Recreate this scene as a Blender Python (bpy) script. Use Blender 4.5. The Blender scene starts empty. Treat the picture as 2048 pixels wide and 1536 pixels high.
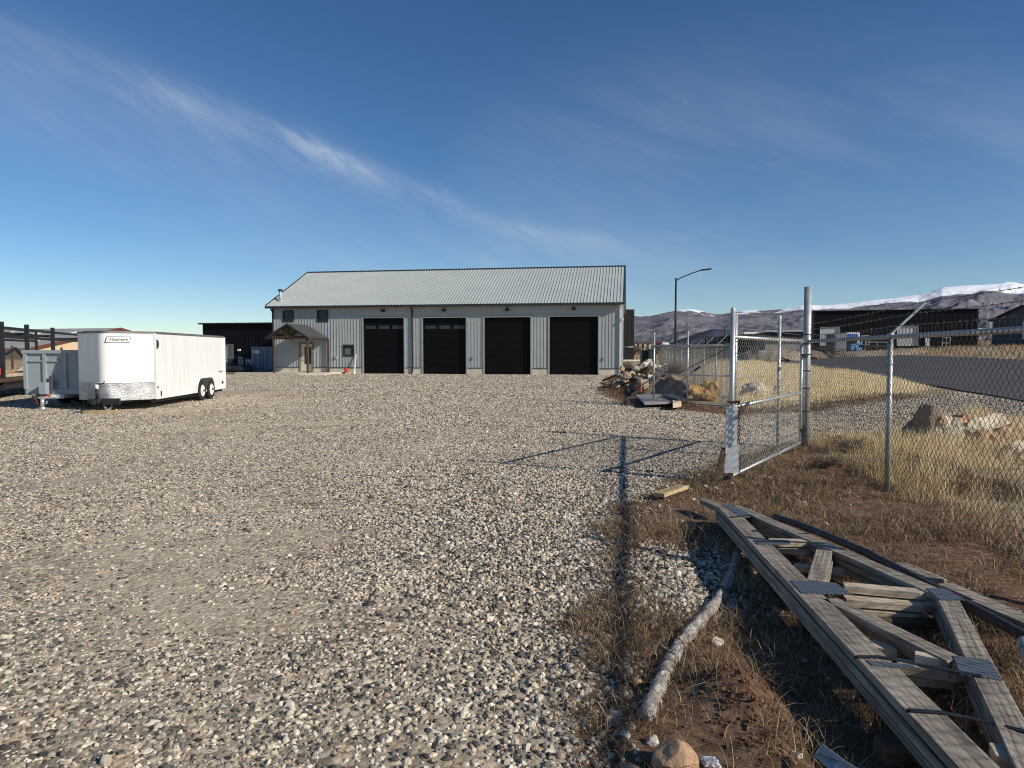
import bpy, math, random
import numpy as np
from mathutils import Vector, noise as mn
R = math.radians
rng = np.random.default_rng(7)
random.seed(7)
scene = bpy.context.scene
COL = scene.collection

# ------------------------------------------------------------------ camera
H = 1.65; F = 1400.0; PITCH = math.atan(65 / 1400)
cam = bpy.data.cameras.new('camera'); camo = bpy.data.objects.new('camera', cam); COL.objects.link(camo)
camo.location = (0, 0, H); camo.rotation_euler = (R(90) - PITCH, 0, 0)
cam.lens = F / 2048 * 36; cam.sensor_width = 36; cam.clip_start = 0.05; cam.clip_end = 40000
scene.camera = camo
scene.render.resolution_x = 1024; scene.render.resolution_y = 768
scene.view_settings.view_transform = 'Standard'; scene.view_settings.look = 'None'
scene.view_settings.exposure = 0; scene.view_settings.gamma = 1
cp, sp = math.cos(PITCH), math.sin(PITCH)

def ray(px, py):
    a = (px - 1024) / F; b = -(py - 768) / F
    return Vector((a, cp + b * sp, -sp + b * cp))
def P(px, py, Y):                       # point on the ray at world depth Y
    d = ray(px, py); k = Y / d.y
    return Vector((d.x * k, Y, H + d.z * k))
def G(px, py, z=0.0):                   # point where the ray meets the level z
    d = ray(px, py); k = (z - H) / d.z
    return Vector((d.x * k, d.y * k, z))

# ------------------------------------------------------------------ terrain
def softplus(t, k=3.0):
    return np.logaddexp(0, t / k) * k
def vnoise(x, y, seed=0):
    """smooth value noise, vectorised"""
    xi = np.floor(x).astype(np.int64); yi = np.floor(y).astype(np.int64)
    fx = x - xi; fy = y - yi
    def h(a, b):
        n = (a * 374761393 + b * 668265263 + seed * 974634777) & 0x7fffffff
        n = ((n ^ (n >> 13)) * 1274126177) & 0x7fffffff
        return ((n ^ (n >> 16)) & 0xffff) / 65535.0
    sx = fx * fx * (3 - 2 * fx); sy = fy * fy * (3 - 2 * fy)
    return (h(xi, yi) * (1 - sx) + h(xi + 1, yi) * sx) * (1 - sy) + (h(xi, yi + 1) * (1 - sx) + h(xi + 1, yi + 1) * sx) * sy
def fbm(x, y, o=4, seed=0):
    s = 0; a = 0.5; f = 1
    for i in range(o):
        s = s + a * (vnoise(x * f, y * f, seed + i) - 0.5); a *= 0.5; f *= 2.1
    return s
def poly_sdf(x, y, poly):
    """signed distance, positive inside"""
    x = np.asarray(x, float); y = np.asarray(y, float)
    d = np.full(x.shape, 1e9); ins = np.zeros(x.shape, bool)
    n = len(poly)
    for i in range(n):
        ax, ay = poly[i]; bx, by = poly[(i + 1) % n]
        ex, ey = bx - ax, by - ay
        t = np.clip(((x - ax) * ex + (y - ay) * ey) / (ex * ex + ey * ey), 0, 1)
        d = np.minimum(d, np.hypot(x - ax - t * ex, y - ay - t * ey))
        c = ((ay > y) != (by > y)) & (x < (bx - ax) * (y - ay) / ((by - ay) if by != ay else 1e-9) + ax)
        ins ^= c
    return np.where(ins, d, -d)
GRAVEL = [(-40, -5), (0.05, -5), (0.12, 2.2), (0.30, 3.2), (0.42, 4.6), (0.75, 6.0), (1.30, 7.6), (2.3, 9.4), (3.6, 11.2), (5.2, 12.6),
          (9.3, 15.2), (14, 17.2), (18, 20.5), (17.4, 24), (18.6, 28.6), (13, 23.4), (8.05, 18.9), (5.6, 18.3), (3.3, 21.4), (3.6, 30), (5.4, 40),
          (7.3, 49.5), (-15, 54), (-22, 50), (-21, 38), (-30, 33), (-40, 33)]
POCKET = [(1.0, 4.3), (1.5, 4.5), (1.65, 5.7), (1.2, 5.9), (0.92, 5.2)]     # washed out gravel among the weeds
def gravel_d(x, y):
    n = fbm(np.asarray(x) * 1.7, np.asarray(y) * 1.7, 3, 5) * 0.9
    return np.maximum(poly_sdf(x, y, GRAVEL) + n * 0.7, poly_sdf(x, y, POCKET) - 0.05 + n * 0.5)
MOUND = G(1470, 1400)
def T(x, y):
    x = np.asarray(x, float); y = np.asarray(y, float)
    u = x - (3.07 + 0.165 * y)
    z = 0.05 * np.minimum(softplus(u - 18), 110) * np.clip((y + 20) / 40, 0, 1)
    near = np.clip((26 - y) / 6, 0, 1) * np.clip((u + 2.7) / 1.2, 0.06, 1) * np.clip((u + 7) / 2.0, 0, 1) * np.clip((9 - u) / 3, 0, 1)
    z = z + near * fbm(x * 1.3, y * 1.3, 4, 3) * 0.14 * np.clip((x - 0.2) / 0.8, 0, 1)
    z = z + np.clip((x + 30) / 5, 0, 1) * fbm(x * 0.35, y * 0.35, 3, 9) * 0.03
    z = z + 0.13 * np.exp(-(((x - MOUND.x) / 0.17) ** 2 + ((y - MOUND.y) / 0.30) ** 2)) * (1 + 1.2 * fbm(x * 14, y * 14, 3, 2))
    # hollow left of the truss stack
    z = z - 0.05 * np.exp(-(((x - 1.45) / 0.25) ** 2)) * np.clip((6.5 - y) / 1, 0, 1)
    # rough field on the far side of the road, and far swells
    z = z + np.clip((u - 45) / 30, 0, 1) * fbm(x * 0.05, y * 0.05, 4, 21) * 1.6 * np.clip((400 - y) / 200, 0, 1)
    return z
def Tz(x, y): return float(T(np.array([x]), np.array([y]))[0])
def GT(px, py, y0=2.0, y1=900.0):
    d = ray(px, py)
    ys = np.geomspace(y0, y1, 3000); k = ys / d.y
    f = (H + d.z * k) - T(d.x * k, ys)
    i = np.argmax(f < 0) if (f < 0).any() else len(ys) - 1
    Y = ys[i]; k = Y / d.y
    return Vector((d.x * k, Y, H + d.z * k))

# ------------------------------------------------------------------ mesh helpers
def tag(o, label=None, cat=None, group=None, kind=None):
    if label: o['label'] = label
    if cat: o['category'] = cat
    if group: o['group'] = group
    if kind: o['kind'] = kind
    return o
WL = {}
def empty(name, loc, label, cat, group=None):
    o = bpy.data.objects.new(name, None); COL.objects.link(o); o.location = loc
    o.empty_display_size = 0.2
    WL[o.name] = Vector(loc)
    return tag(o, label, cat, group)
class MB:
    def __init__(s): s.v = []; s.f = []; s.l = []; s.sm = []
    def add(s, vs, fs, lc=None, smooth=False):
        n = len(s.v); s.v += [tuple(v) for v in vs]; s.f += [tuple(i + n for i in f) for f in fs]
        s.l += [tuple(v) for v in (lc if lc is not None else vs)]; s.sm += [smooth] * len(fs)
        return s
    def obox(s, c, a, b, n, ha, hb, hn, bev=0.0, jit=0.0):
        """box with axes a, b, n (unit) and half sizes"""
        c = Vector(c); a = Vector(a).normalized(); b = Vector(b).normalized(); n = Vector(n).normalized()
        off = random.uniform(0, 50)
        if bev <= 0:
            vs = []; lc = []
            for i in (-1, 1):
                for j in (-1, 1):
                    for k in (-1, 1):
                        vs.append(c + a * ha * i + b * hb * j + n * hn * k + Vector((random.uniform(-jit, jit), random.uniform(-jit, jit), random.uniform(-jit, jit))))
                        lc.append((ha * i + off, hb * j + off, hn * k))
            fs = [(0, 1, 3, 2), (4, 6, 7, 5), (0, 4, 5, 1), (2, 3, 7, 6), (0, 2, 6, 4), (1, 5, 7, 3)]
            return s.add(vs, fs, lc)
        # bevelled: chamfered octagon section along a
        e = bev; sec = [(hb, hn - e), (hb - e, hn), (-hb + e, hn), (-hb, hn - e), (-hb, -hn + e), (-hb + e, -hn), (hb - e, -hn), (hb, -hn + e)]
        vs = []; lc = []; rings = [(-ha, 1 - e / max(hb, 1e-6)), (-ha + e, 1), (ha - e, 1), (ha, 1 - e / max(hb, 1e-6))]
        for (t, k) in rings:
            for (p, q) in sec:
                vs.append(c + a * t + b * p * (1 if k == 1 else (hb - e) / hb) + n * q * (1 if k == 1 else (hn - e) / hn))
                lc.append((t + off, p + off, q))
        fs = []
        for r in range(3):
            for i in range(8):
                j = (i + 1) % 8
                fs.append((r * 8 + i, r * 8 + j, r * 8 + 8 + j, r * 8 + 8 + i))
        fs.append(tuple(range(7, -1, -1))); fs.append(tuple(range(24, 32)))
        return s.add(vs, fs, lc)
    def box(s, x0, x1, y0, y1, z0, z1, bev=0.0):
        return s.obox(((x0 + x1) / 2, (y0 + y1) / 2, (z0 + z1) / 2), (1, 0, 0), (0, 1, 0), (0, 0, 1), abs(x1 - x0) / 2, abs(y1 - y0) / 2, abs(z1 - z0) / 2, bev)
    def beam(s, p, q, w, h, up=(0, 0, 1), bev=0.0):
        """rectangular bar from p to q, w sideways, h along up"""
        p = Vector(p); q = Vector(q); a = (q - p); L = a.length; a.normalize(); u = Vector(up)
        b = a.cross(u).normalized(); n = b.cross(a).normalized()
        return s.obox((p + q) / 2, a, b, n, L / 2, w / 2, h / 2, bev)
    def tube(s, pts, r, n=8, caps=True, radii=None):
        pts = [Vector(p) for p in pts]; m = len(pts); vs = []; lc = []; L = 0
        t = (pts[1] - pts[0]).normalized()
        u = t.cross(Vector((0, 0, 1)) if abs(t.z) < 0.9 else Vector((1, 0, 0))).normalized()
        for i, p in enumerate(pts):
            t = (pts[min(i + 1, m - 1)] - pts[max(i - 1, 0)]).normalized()
            u = (u - t * u.dot(t)).normalized(); w = t.cross(u)
            rr = radii[i] if radii else r
            if i: L += (p - pts[i - 1]).length
            for k in range(n):
                a = 2 * math.pi * k / n
                vs.append(p + (u * math.cos(a) + w * math.sin(a)) * rr); lc.append((L, math.cos(a) * rr, math.sin(a) * rr))
        fs = [(i * n + k, i * n + (k + 1) % n, (i + 1) * n + (k + 1) % n, (i + 1) * n + k) for i in range(m - 1) for k in range(n)]
        s.add(vs, fs, lc, True)
        if caps:
            b = len(s.v) - m * n
            s.f.append(tuple(b + k for k in range(n - 1, -1, -1))); s.f.append(tuple(b + (m - 1) * n + k for k in range(n))); s.sm += [False, False]
        return s
    def disc_lathe(s, c, axis, prof, n=24):
        """profile [(t along axis, radius)] around an axis"""
        c = Vector(c); ax = Vector(axis).normalized(); u = ax.cross(Vector((0, 0, 1)) if abs(ax.z) < 0.9 else Vector((1, 0, 0))).normalized(); w = ax.cross(u)
        vs = []; fs = []
        for (t, r) in prof:
            for k in range(n):
                a = 2 * math.pi * k / n; vs.append(c + ax * t + (u * math.cos(a) + w * math.sin(a)) * max(r, 1e-4))
        for i in range(len(prof) - 1):
            for k in range(n):
                fs.append((i * n + k, i * n + (k + 1) % n, (i + 1) * n + (k + 1) % n, (i + 1) * n + k))
        fs.append(tuple(range(n - 1, -1, -1))); fs.append(tuple((len(prof) - 1) * n + k for k in range(n)))
        return s.add(vs, fs, None, False)
    def quad(s, a, b, c, d): return s.add([a, b, c, d], [(0, 1, 2, 3)])
    def prism(s, poly, ext):
        """closed polygon (3D points) extruded by vector ext"""
        n = len(poly); e = Vector(ext); vs = [Vector(p) for p in poly] + [Vector(p) + e for p in poly]
        fs = [tuple(range(n - 1, -1, -1)), tuple(range(n, 2 * n))] + [(i, (i + 1) % n, n + (i + 1) % n, n + i) for i in range(n)]
        return s.add(vs, fs)
    def build(s, name, m, parent=None, smooth=None):
        me = bpy.data.meshes.new(name)
        org = Vector((0, 0, 0)); o_par = parent
        if parent is not None: org = WL[parent.name]
        vs = np.array(s.v, float) - np.array(org)
        me.from_pydata(vs.tolist(), [], s.f)
        at = me.attributes.new('lc', 'FLOAT_VECTOR', 'POINT'); at.data.foreach_set('vector', np.array(s.l, np.float32).ravel())
        me.polygons.foreach_set('use_smooth', [bool(x) if smooth is None else smooth for x in s.sm])
        me.materials.append(m)
        me.validate(); me.update()
        import bmesh as _b
        bm = _b.new(); bm.from_mesh(me); _b.ops.recalc_face_normals(bm, faces=bm.faces); bm.to_mesh(me); bm.free()
        o = bpy.data.objects.new(name, me); COL.objects.link(o)
        if parent is not None: o.parent = parent
        WL[o.name] = org
        return o
def np_mesh(name, verts, quads, mat, attrs=None, smooth=False):
    """fast mesh from arrays; quads (m,4) or (m,3)"""
    me = bpy.data.meshes.new(name); n = len(verts); m, k = quads.shape
    me.vertices.add(n); me.vertices.foreach_set('co', np.asarray(verts, np.float32).ravel())
    me.loops.add(m * k); me.loops.foreach_set('vertex_index', quads.astype(np.int32).ravel())
    me.polygons.add(m); me.polygons.foreach_set('loop_start', np.arange(0, m * k, k, dtype=np.int32))
    me.polygons.foreach_set('use_smooth', np.full(m, smooth))
    for a, arr in (attrs or {}).items():
        at = me.attributes.new(a, 'FLOAT', 'POINT'); at.data.foreach_set('value', np.asarray(arr, np.float32))
    me.materials.append(mat); me.update(calc_edges=True)
    o = bpy.data.objects.new(name, me); COL.objects.link(o)
    WL[o.name] = Vector((0, 0, 0))
    return o
def copy_tree(o, parent=None):
    c = o.copy(); COL.objects.link(c); WL[c.name] = WL[o.name]
    if parent is not None: c.parent = parent
    for ch in list(o.children): copy_tree(ch, c)
    return c

# ------------------------------------------------------------------ materials
def new_mat(name):
    m = bpy.data.materials.new(name); m.use_nodes = True
    nt = m.node_tree; b = nt.nodes['Principled BSDF']
    return m, nt, b
def N(nt, t, **kw):
    n = nt.nodes.new(t)
    for k, v in kw.items():
        if k in n.inputs: n.inputs[k].default_value = v
        else: setattr(n, k, v)
    return n
def ramp(nt, fac, stops, interp='LINEAR'):
    r = nt.nodes.new('ShaderNodeValToRGB'); r.color_ramp.interpolation = interp
    e = r.color_ramp.elements
    while len(e) < len(stops): e.new(0.5)
    for i, (p, c) in enumerate(stops):
        e[i].position = p; e[i].color = (c[0], c[1], c[2], 1) if len(c) == 3 else c
    nt.links.new(fac, r.inputs[0]); return r
def mixc(nt, fac, a, b, mode='MIX'):
    m = nt.nodes.new('ShaderNodeMix'); m.data_type = 'RGBA'; m.blend_type = mode
    for s, v in ((0, fac), (6, a), (7, b)):
        if hasattr(v, 'is_output') or hasattr(v, 'links'): nt.links.new(v, m.inputs[s])
        else: m.inputs[s].default_value = v if s == 0 else (*v[:3], 1)
    return m.outputs[2]
def math_(nt, op, a, b=None, c=None, clamp=False):
    m = nt.nodes.new('ShaderNodeMath'); m.operation = op; m.use_clamp = clamp
    for i, v in enumerate((a, b, c)):
        if v is None: continue
        if hasattr(v, 'links'): nt.links.new(v, m.inputs[i])
        else: m.inputs[i].default_value = v
    return m.outputs[0]
def simple(name, col, rough=0.6, metal=0.0, var=0.25, scale=3.0, bump=0.0, bscale=40.0, dirt=None, spec=0.4, local=False):
    m, nt, b = new_mat(name)
    tc = N(nt, 'ShaderNodeNewGeometry').outputs['Position']
    if local: tc = N(nt, 'ShaderNodeAttribute', attribute_name='lc').outputs['Vector']
    n1 = N(nt, 'ShaderNodeTexNoise', Scale=scale, Detail=6.0, Roughness=0.65); nt.links.new(tc, n1.inputs['Vector'])
    lo = [c * (1 - var) for c in col]; hi = [min(1, c * (1 + var)) for c in col]
    r = ramp(nt, n1.outputs[0], [(0.3, lo), (0.7, hi)]); out = r.outputs[0]
    if dirt:
        n3 = N(nt, 'ShaderNodeTexNoise', Scale=scale * 2.7, Detail=8.0, Roughness=0.7); nt.links.new(tc, n3.inputs['Vector'])
        f = ramp(nt, n3.outputs[0], [(dirt[1], (0, 0, 0)), (min(1, dirt[1] + 0.15), (1, 1, 1))])
        out = mixc(nt, f.outputs[0], out, dirt[0])
    nt.links.new(out, b.inputs['Base Color'])
    b.inputs['Roughness'].default_value = rough; b.inputs['Metallic'].default_value = metal
    b.inputs['Specular IOR Level'].default_value = spec
    if bump:
        n2 = N(nt, 'ShaderNodeTexNoise', Scale=bscale, Detail=5.0); nt.links.new(tc, n2.inputs['Vector'])
        bp = N(nt, 'ShaderNodeBump', Strength=bump, Distance=0.02); nt.links.new(n2.outputs[0], bp.inputs['Height'])
        nt.links.new(bp.outputs[0], b.inputs['Normal'])
    return m
def wood(name, c1, c2, dark=(0.02, 0.017, 0.014), grain=70, rough=0.85):
    m, nt, b = new_mat(name)
    at = N(nt, 'ShaderNodeAttribute', attribute_name='lc')
    mp = N(nt, 'ShaderNodeMapping'); mp.inputs['Scale'].default_value = (2.2, grain, grain); nt.links.new(at.outputs['Vector'], mp.inputs[0])
    n1 = N(nt, 'ShaderNodeTexNoise', Scale=1.0, Detail=8.0, Roughness=0.7, Distortion=0.4); nt.links.new(mp.outputs[0], n1.inputs['Vector'])
    n2 = N(nt, 'ShaderNodeTexNoise', Scale=5.0, Detail=4.0); nt.links.new(at.outputs['Vector'], n2.inputs['Vector'])
    r = ramp(nt, n1.outputs[0], [(0.28, dark), (0.4, c1), (0.62, c2), (0.8, [min(1, c * 1.25) for c in c2])])
    r2 = ramp(nt, n2.outputs[0], [(0.3, (0.6, 0.58, 0.56)), (0.7, (1, 1, 1))])
    nt.links.new(mixc(nt, 1.0, r.outputs[0], r2.outputs[0], 'MULTIPLY'), b.inputs['Base Color'])
    b.inputs['Roughness'].default_value = rough; b.inputs['Specular IOR Level'].default_value = 0.2
    bp = N(nt, 'ShaderNodeBump', Strength=0.6, Distance=0.004); nt.links.new(n1.outputs[0], bp.inputs['Height']); nt.links.new(bp.outputs[0], b.inputs['Normal'])
    return m
PEB = [(0.0, (0.045, 0.043, 0.043)), (0.20, (0.12, 0.112, 0.106)), (0.34, (0.26, 0.235, 0.205)), (0.44, (0.48, 0.42, 0.335)),
       (0.56, (0.36, 0.29, 0.225)), (0.66, (0.64, 0.565, 0.45)), (0.84, (0.84, 0.76, 0.62)), (0.975, (0.46, 0.34, 0.25)), (1.0, (0.84, 0.80, 0.71))]
def pebble_mat():
    m, nt, b = new_mat('pebble')
    oi = N(nt, 'ShaderNodeObjectInfo')
    r = ramp(nt, oi.outputs['Random'], PEB)
    tc = N(nt, 'ShaderNodeTexCoord')
    n = N(nt, 'ShaderNodeTexNoise', Scale=2.2, Detail=6.0, Roughness=0.7); nt.links.new(tc.outputs['Object'], n.inputs['Vector'])
    v = ramp(nt, n.outputs[0], [(0.3, (0.62, 0.6, 0.58)), (0.7, (1.0, 1.0, 1.0))])
    nt.links.new(mixc(nt, 1.0, r.outputs[0], v.outputs[0], 'MULTIPLY'), b.inputs['Base Color'])
    b.inputs['Roughness'].default_value = 0.8; b.inputs['Specular IOR Level'].default_value = 0.25
    return m
def ground_mat():
    m, nt, b = new_mat('ground_surface')
    pos = N(nt, 'ShaderNodeNewGeometry').outputs['Position']
    g = N(nt, 'ShaderNodeAttribute', attribute_name='g').outputs['Fac']
    s = N(nt, 'ShaderNodeAttribute', attribute_name='s').outputs['Fac']
    def noise(sc, det=6.0, ro=0.65):
        n = N(nt, 'ShaderNodeTexNoise', Scale=sc, Detail=det, Roughness=ro); nt.links.new(pos, n.inputs['Vector']); return n.outputs[0]
    # gravel
    vo = N(nt, 'ShaderNodeTexVoronoi', Scale=24.0, Randomness=1.0); nt.links.new(pos, vo.inputs['Vector'])
    sep = N(nt, 'ShaderNodeSeparateColor'); nt.links.new(vo.outputs['Color'], sep.inputs[0])
    peb = ramp(nt, sep.outputs[0], PEB)
    vo2 = N(nt, 'ShaderNodeTexVoronoi', Scale=8.0, Randomness=1.0); nt.links.new(pos, vo2.inputs['Vector'])
    sep2 = N(nt, 'ShaderNodeSeparateColor'); nt.links.new(vo2.outputs['Color'], sep2.inputs[0])
    coarse = ramp(nt, sep2.outputs[0], [(0, (0.72, 0.70, 0.68)), (0.5, (1, 1, 1)), (1.0, (1.35, 1.32, 1.25))])
    shade = ramp(nt, vo.outputs['Distance'], [(0.25, (1.25, 1.21, 1.14)), (0.8, (0.62, 0.56, 0.50))])
    peb2 = mixc(nt, 1.0, mixc(nt, 1.0, peb.outputs[0], shade.outputs[0], 'MULTIPLY'), coarse.outputs[0], 'MULTIPLY')
    sand = ramp(nt, noise(60), [(0.3, (0.46, 0.395, 0.30)), (0.7, (0.76, 0.67, 0.53))])
    f1 = ramp(nt, noise(0.55, 4.0), [(0.32, (0.10, 0.10, 0.10)), (0.62, (0.85, 0.85, 0.85))])
    grav = mixc(nt, f1.outputs[0], peb2, sand.outputs[0])
    tint = ramp(nt, noise(0.16, 3.0), [(0.35, (0.86, 0.83, 0.80)), (0.65, (1.06, 1.02, 0.96))])
    grav = mixc(nt, 1.0, grav, tint.outputs[0], 'MULTIPLY')
    # brown soil with litter
    soil = ramp(nt, noise(9.0, 8.0, 0.75), [(0.28, (0.040, 0.022, 0.014)), (0.5, (0.185, 0.112, 0.072)), (0.66, (0.31, 0.205, 0.135)), (0.8, (0.50, 0.39, 0.28))])
    # straw coloured field
    straw = ramp(nt, noise(1.1, 8.0, 0.75), [(0.3, (0.16, 0.115, 0.075)), (0.5, (0.34, 0.26, 0.17)), (0.7, (0.55, 0.44, 0.28))])
    wob = math_(nt, 'MULTIPLY', math_(nt, 'SUBTRACT', noise(5.0, 6.0, 0.7), 0.5), 1.1)
    fs = ramp(nt, math_(nt, 'ADD', s, wob), [(0.4, (0, 0, 0)), (0.6, (1, 1, 1))])
    nearloose = math_(nt, 'MULTIPLY', g, 1.0)
    fg = ramp(nt, math_(nt, 'ADD', g, wob), [(0.40, (0, 0, 0)), (0.60, (1, 1, 1))])
    c = mixc(nt, fs.outputs[0], soil.outputs[0], straw.outputs[0])
    c = mixc(nt, fg.outputs[0], c, grav)
    nt.links.new(c, b.inputs['Base Color']); b.inputs['Roughness'].default_value = 0.95; b.inputs['Specular IOR Level'].default_value = 0.12
    hg = math_(nt, 'MULTIPLY', math_(nt, 'SUBTRACT', 1.0, vo.outputs['Distance']), fg.outputs[0])
    hh = math_(nt, 'ADD', hg, math_(nt, 'MULTIPLY', noise(22, 8.0, 0.8), 1.2))
    bp = N(nt, 'ShaderNodeBump', Strength=0.75, Distance=0.02); nt.links.new(hh, bp.inputs['Height']); nt.links.new(bp.outputs[0], b.inputs['Normal'])
    return m
def blade_mat(name, stops):
    m, nt, b = new_mat(name)
    t = N(nt, 'ShaderNodeAttribute', attribute_name='t').outputs['Fac']
    r = ramp(nt, t, stops); nt.links.new(r.outputs[0], b.inputs['Base Color'])
    b.inputs['Roughness'].default_value = 0.7; b.inputs['Specular IOR Level'].default_value = 0.2
    tr = N(nt, 'ShaderNodeBsdfTranslucent'); nt.links.new(r.outputs[0], tr.inputs[0])
    mx = N(nt, 'ShaderNodeMixShader'); mx.inputs[0].default_value = 0.35
    nt.links.new(b.outputs[0], mx.inputs[1]); nt.links.new(tr.outputs[0], mx.inputs[2])
    nt.links.new(mx.outputs[0], nt.nodes['Material Output'].inputs[0])
    return m
M = {}
M['ground'] = ground_mat(); M['pebble'] = pebble_mat()
M['galv'] = simple('galvanized_steel', (0.50, 0.51, 0.50), 0.42, 0.55, 0.22, 9, 0.1, 120, dirt=((0.26, 0.27, 0.27), 0.6))
M['galv_wire'] = simple('galvanized_wire', (0.26, 0.26, 0.25), 0.5, 0.5, 0.3, 9)
M['rust'] = simple('rusted_iron', (0.10, 0.045, 0.025), 0.9, 0.1, 0.5, 30, 0.4, 90)
M['black_paint'] = simple('black_paint', (0.016, 0.016, 0.018), 0.55, 0, 0.3, 5)
M['black_steel'] = simple('black_steel', (0.02, 0.021, 0.024), 0.5, 0.2, 0.4, 4, dirt=((0.05, 0.04, 0.035), 0.62))
M['wall_grey'] = simple('grey_wall_panel', (0.37, 0.40, 0.40), 0.45, 0.0, 0.07, 0.6, dirt=((0.36, 0.37, 0.37), 0.62))
M['roof_grey'] = simple('pale_roof_panel', (0.43, 0.465, 0.45), 0.5, 0.0, 0.06, 0.5)
M['charcoal'] = simple('charcoal_trim', (0.025, 0.027, 0.032), 0.5, 0, 0.2, 3)
M['trim_grey'] = simple('grey_jamb_trim', (0.30, 0.32, 0.32), 0.5, 0, 0.1, 3)
M['white_metal'] = simple('white_metal', (0.78, 0.78, 0.76), 0.4, 0, 0.06, 2)
M['concrete'] = simple('concrete', (0.58, 0.53, 0.44), 0.9, 0, 0.22, 2.2, 0.25, 40, dirt=((0.26, 0.23, 0.19), 0.62))
M['slab'] = simple('concrete_slab', (0.58, 0.52, 0.42), 0.9, 0, 0.15, 1.2, 0.15, 30)
M['shingle'] = simple('dark_shingles', (0.06, 0.06, 0.062), 0.9, 0, 0.5, 14, 0.5, 60)
M['timber'] = wood('stained_timber', (0.06, 0.036, 0.024), (0.12, 0.075, 0.05), grain=30)
M['grey_wood'] = wood('weathered_wood', (0.20, 0.17, 0.14), (0.48, 0.42, 0.345), dark=(0.035, 0.028, 0.022), grain=75)
M['pale_wood'] = wood('pale_wood', (0.52, 0.42, 0.30), (0.80, 0.70, 0.54), dark=(0.12, 0.08, 0.05), grain=60)
M['yellow_wood'] = wood('sawn_wood', (0.42, 0.31, 0.17), (0.62, 0.49, 0.29), dark=(0.2, 0.13, 0.07), grain=60)
M['brown_wood'] = wood('old_brown_wood', (0.08, 0.05, 0.03), (0.17, 0.115, 0.075), grain=50)
M['glass'] = simple('dark_glass', (0.02, 0.03, 0.04), 0.08, 0.0, 0.2, 2, spec=0.8)
M['glass_teal'] = simple('reflecting_glass', (0.025, 0.035, 0.045), 0.15, 0.0, 0.3, 2, spec=0.4)
M['door_black'] = simple('black_garage_door', (0.003, 0.003, 0.004), 0.6, 0, 0.25, 3, spec=0.15)
M['cream'] = simple('cream_door', (0.66, 0.61, 0.50), 0.5, 0, 0.05, 3)
M['rubber'] = simple('tyre_rubber', (0.018, 0.018, 0.018), 0.9, 0, 0.3, 12)
M['tan_paint'] = simple('tan_wall', (0.56, 0.42, 0.28), 0.8, 0, 0.05, 1)
M['maroon'] = simple('maroon_trim', (0.12, 0.03, 0.025), 0.6)
M['farroof'] = simple('aged_grey_roof', (0.34, 0.335, 0.31), 0.6, 0, 0.1, 0.4)
M['skylight'] = simple('skylight_panel', (0.85, 0.82, 0.74), 0.5)
M['dump_grey'] = simple('blue_grey_paint', (0.29, 0.33, 0.355), 0.6, 0, 0.12, 2.0, 0.1, 30, dirt=((0.15, 0.14, 0.13), 0.66))
M['cont'] = simple('slate_blue_paint', (0.20, 0.235, 0.30), 0.6, 0, 0.15, 1.4, dirt=((0.14, 0.13, 0.14), 0.66))
M['navy_panel'] = simple('black_wall_panel', (0.005, 0.0055, 0.008), 0.6, 0, 0.3, 1.0, spec=0.2)
M['brown_wall'] = simple('brown_board_wall', (0.085, 0.062, 0.05), 0.85, 0, 0.3, 0.6)
M['green_box'] = simple('green_cabinet', (0.018, 0.045, 0.032), 0.5, 0, 0.15, 3)
M['red'] = simple('red_plastic', (0.62, 0.055, 0.03), 0.45, 0, 0.1, 4)
M['blue'] = simple('blue_paint', (0.02, 0.09, 0.42), 0.45, 0, 0.15, 3)
M['ltblue'] = simple('light_blue_paint', (0.12, 0.30, 0.52), 0.5, 0, 0.2, 3)
M['asphalt'] = simple('asphalt', (0.066, 0.063, 0.058), 0.9, 0, 0.25, 0.35, 0.3, 60, dirt=((0.10, 0.09, 0.075), 0.6))
M['rock_pale'] = simple('pale_limestone', (0.52, 0.45, 0.35), 0.9, 0, 0.3, 7, 0.5, 25, dirt=((0.34, 0.24, 0.16), 0.6))
M['rock_white'] = simple('white_limestone', (0.66, 0.60, 0.50), 0.9, 0, 0.2, 20, 0.5, 60)
M['rock_dark'] = simple('brown_grey_rock', (0.19, 0.155, 0.13), 0.9, 0, 0.35, 5, 0.6, 20, dirt=((0.30, 0.22, 0.16), 0.62))
M['rock_ochre'] = simple('ochre_rock', (0.50, 0.31, 0.13), 0.9, 0, 0.3, 5, 0.6, 20, dirt=((0.25, 0.14, 0.07), 0.6))
M['rock_umber'] = simple('umber_rock', (0.27, 0.205, 0.16), 0.9, 0, 0.3, 5, 0.6, 20, dirt=((0.16, 0.12, 0.10), 0.58))
M['rock_tan'] = simple('tan_rock', (0.42, 0.27, 0.16), 0.85, 0, 0.2, 9, 0.3, 30, dirt=((0.24, 0.15, 0.09), 0.6))
M['brick'] = simple('red_block', (0.30, 0.09, 0.05), 0.9, 0, 0.2, 8, 0.3, 40)
M['block'] = simple('tan_concrete_block', (0.50, 0.40, 0.29), 0.95, 0, 0.2, 9, 0.4, 50)
M['slab_grey'] = simple('grey_sheet', (0.25, 0.24, 0.235), 0.8, 0, 0.15, 3, 0.15, 30)
M['slab_dark'] = simple('dark_slate_slab', (0.05, 0.055, 0.065), 0.8, 0, 0.3, 5, 0.2, 30)
M['wattle'] = simple('grey_netting_tube', (0.34, 0.31, 0.28), 0.9, 0, 0.35, 12, 0.8, 45, dirt=((0.72, 0.68, 0.62), 0.55))
M['pipe_black'] = simple('black_plastic_pipe', (0.035, 0.033, 0.033), 0.55, 0, 0.4, 9, dirt=((0.10, 0.075, 0.055), 0.6))
M['strap'] = simple('black_strap', (0.018, 0.018, 0.02), 0.5, 0, 0.3, 12)
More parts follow.
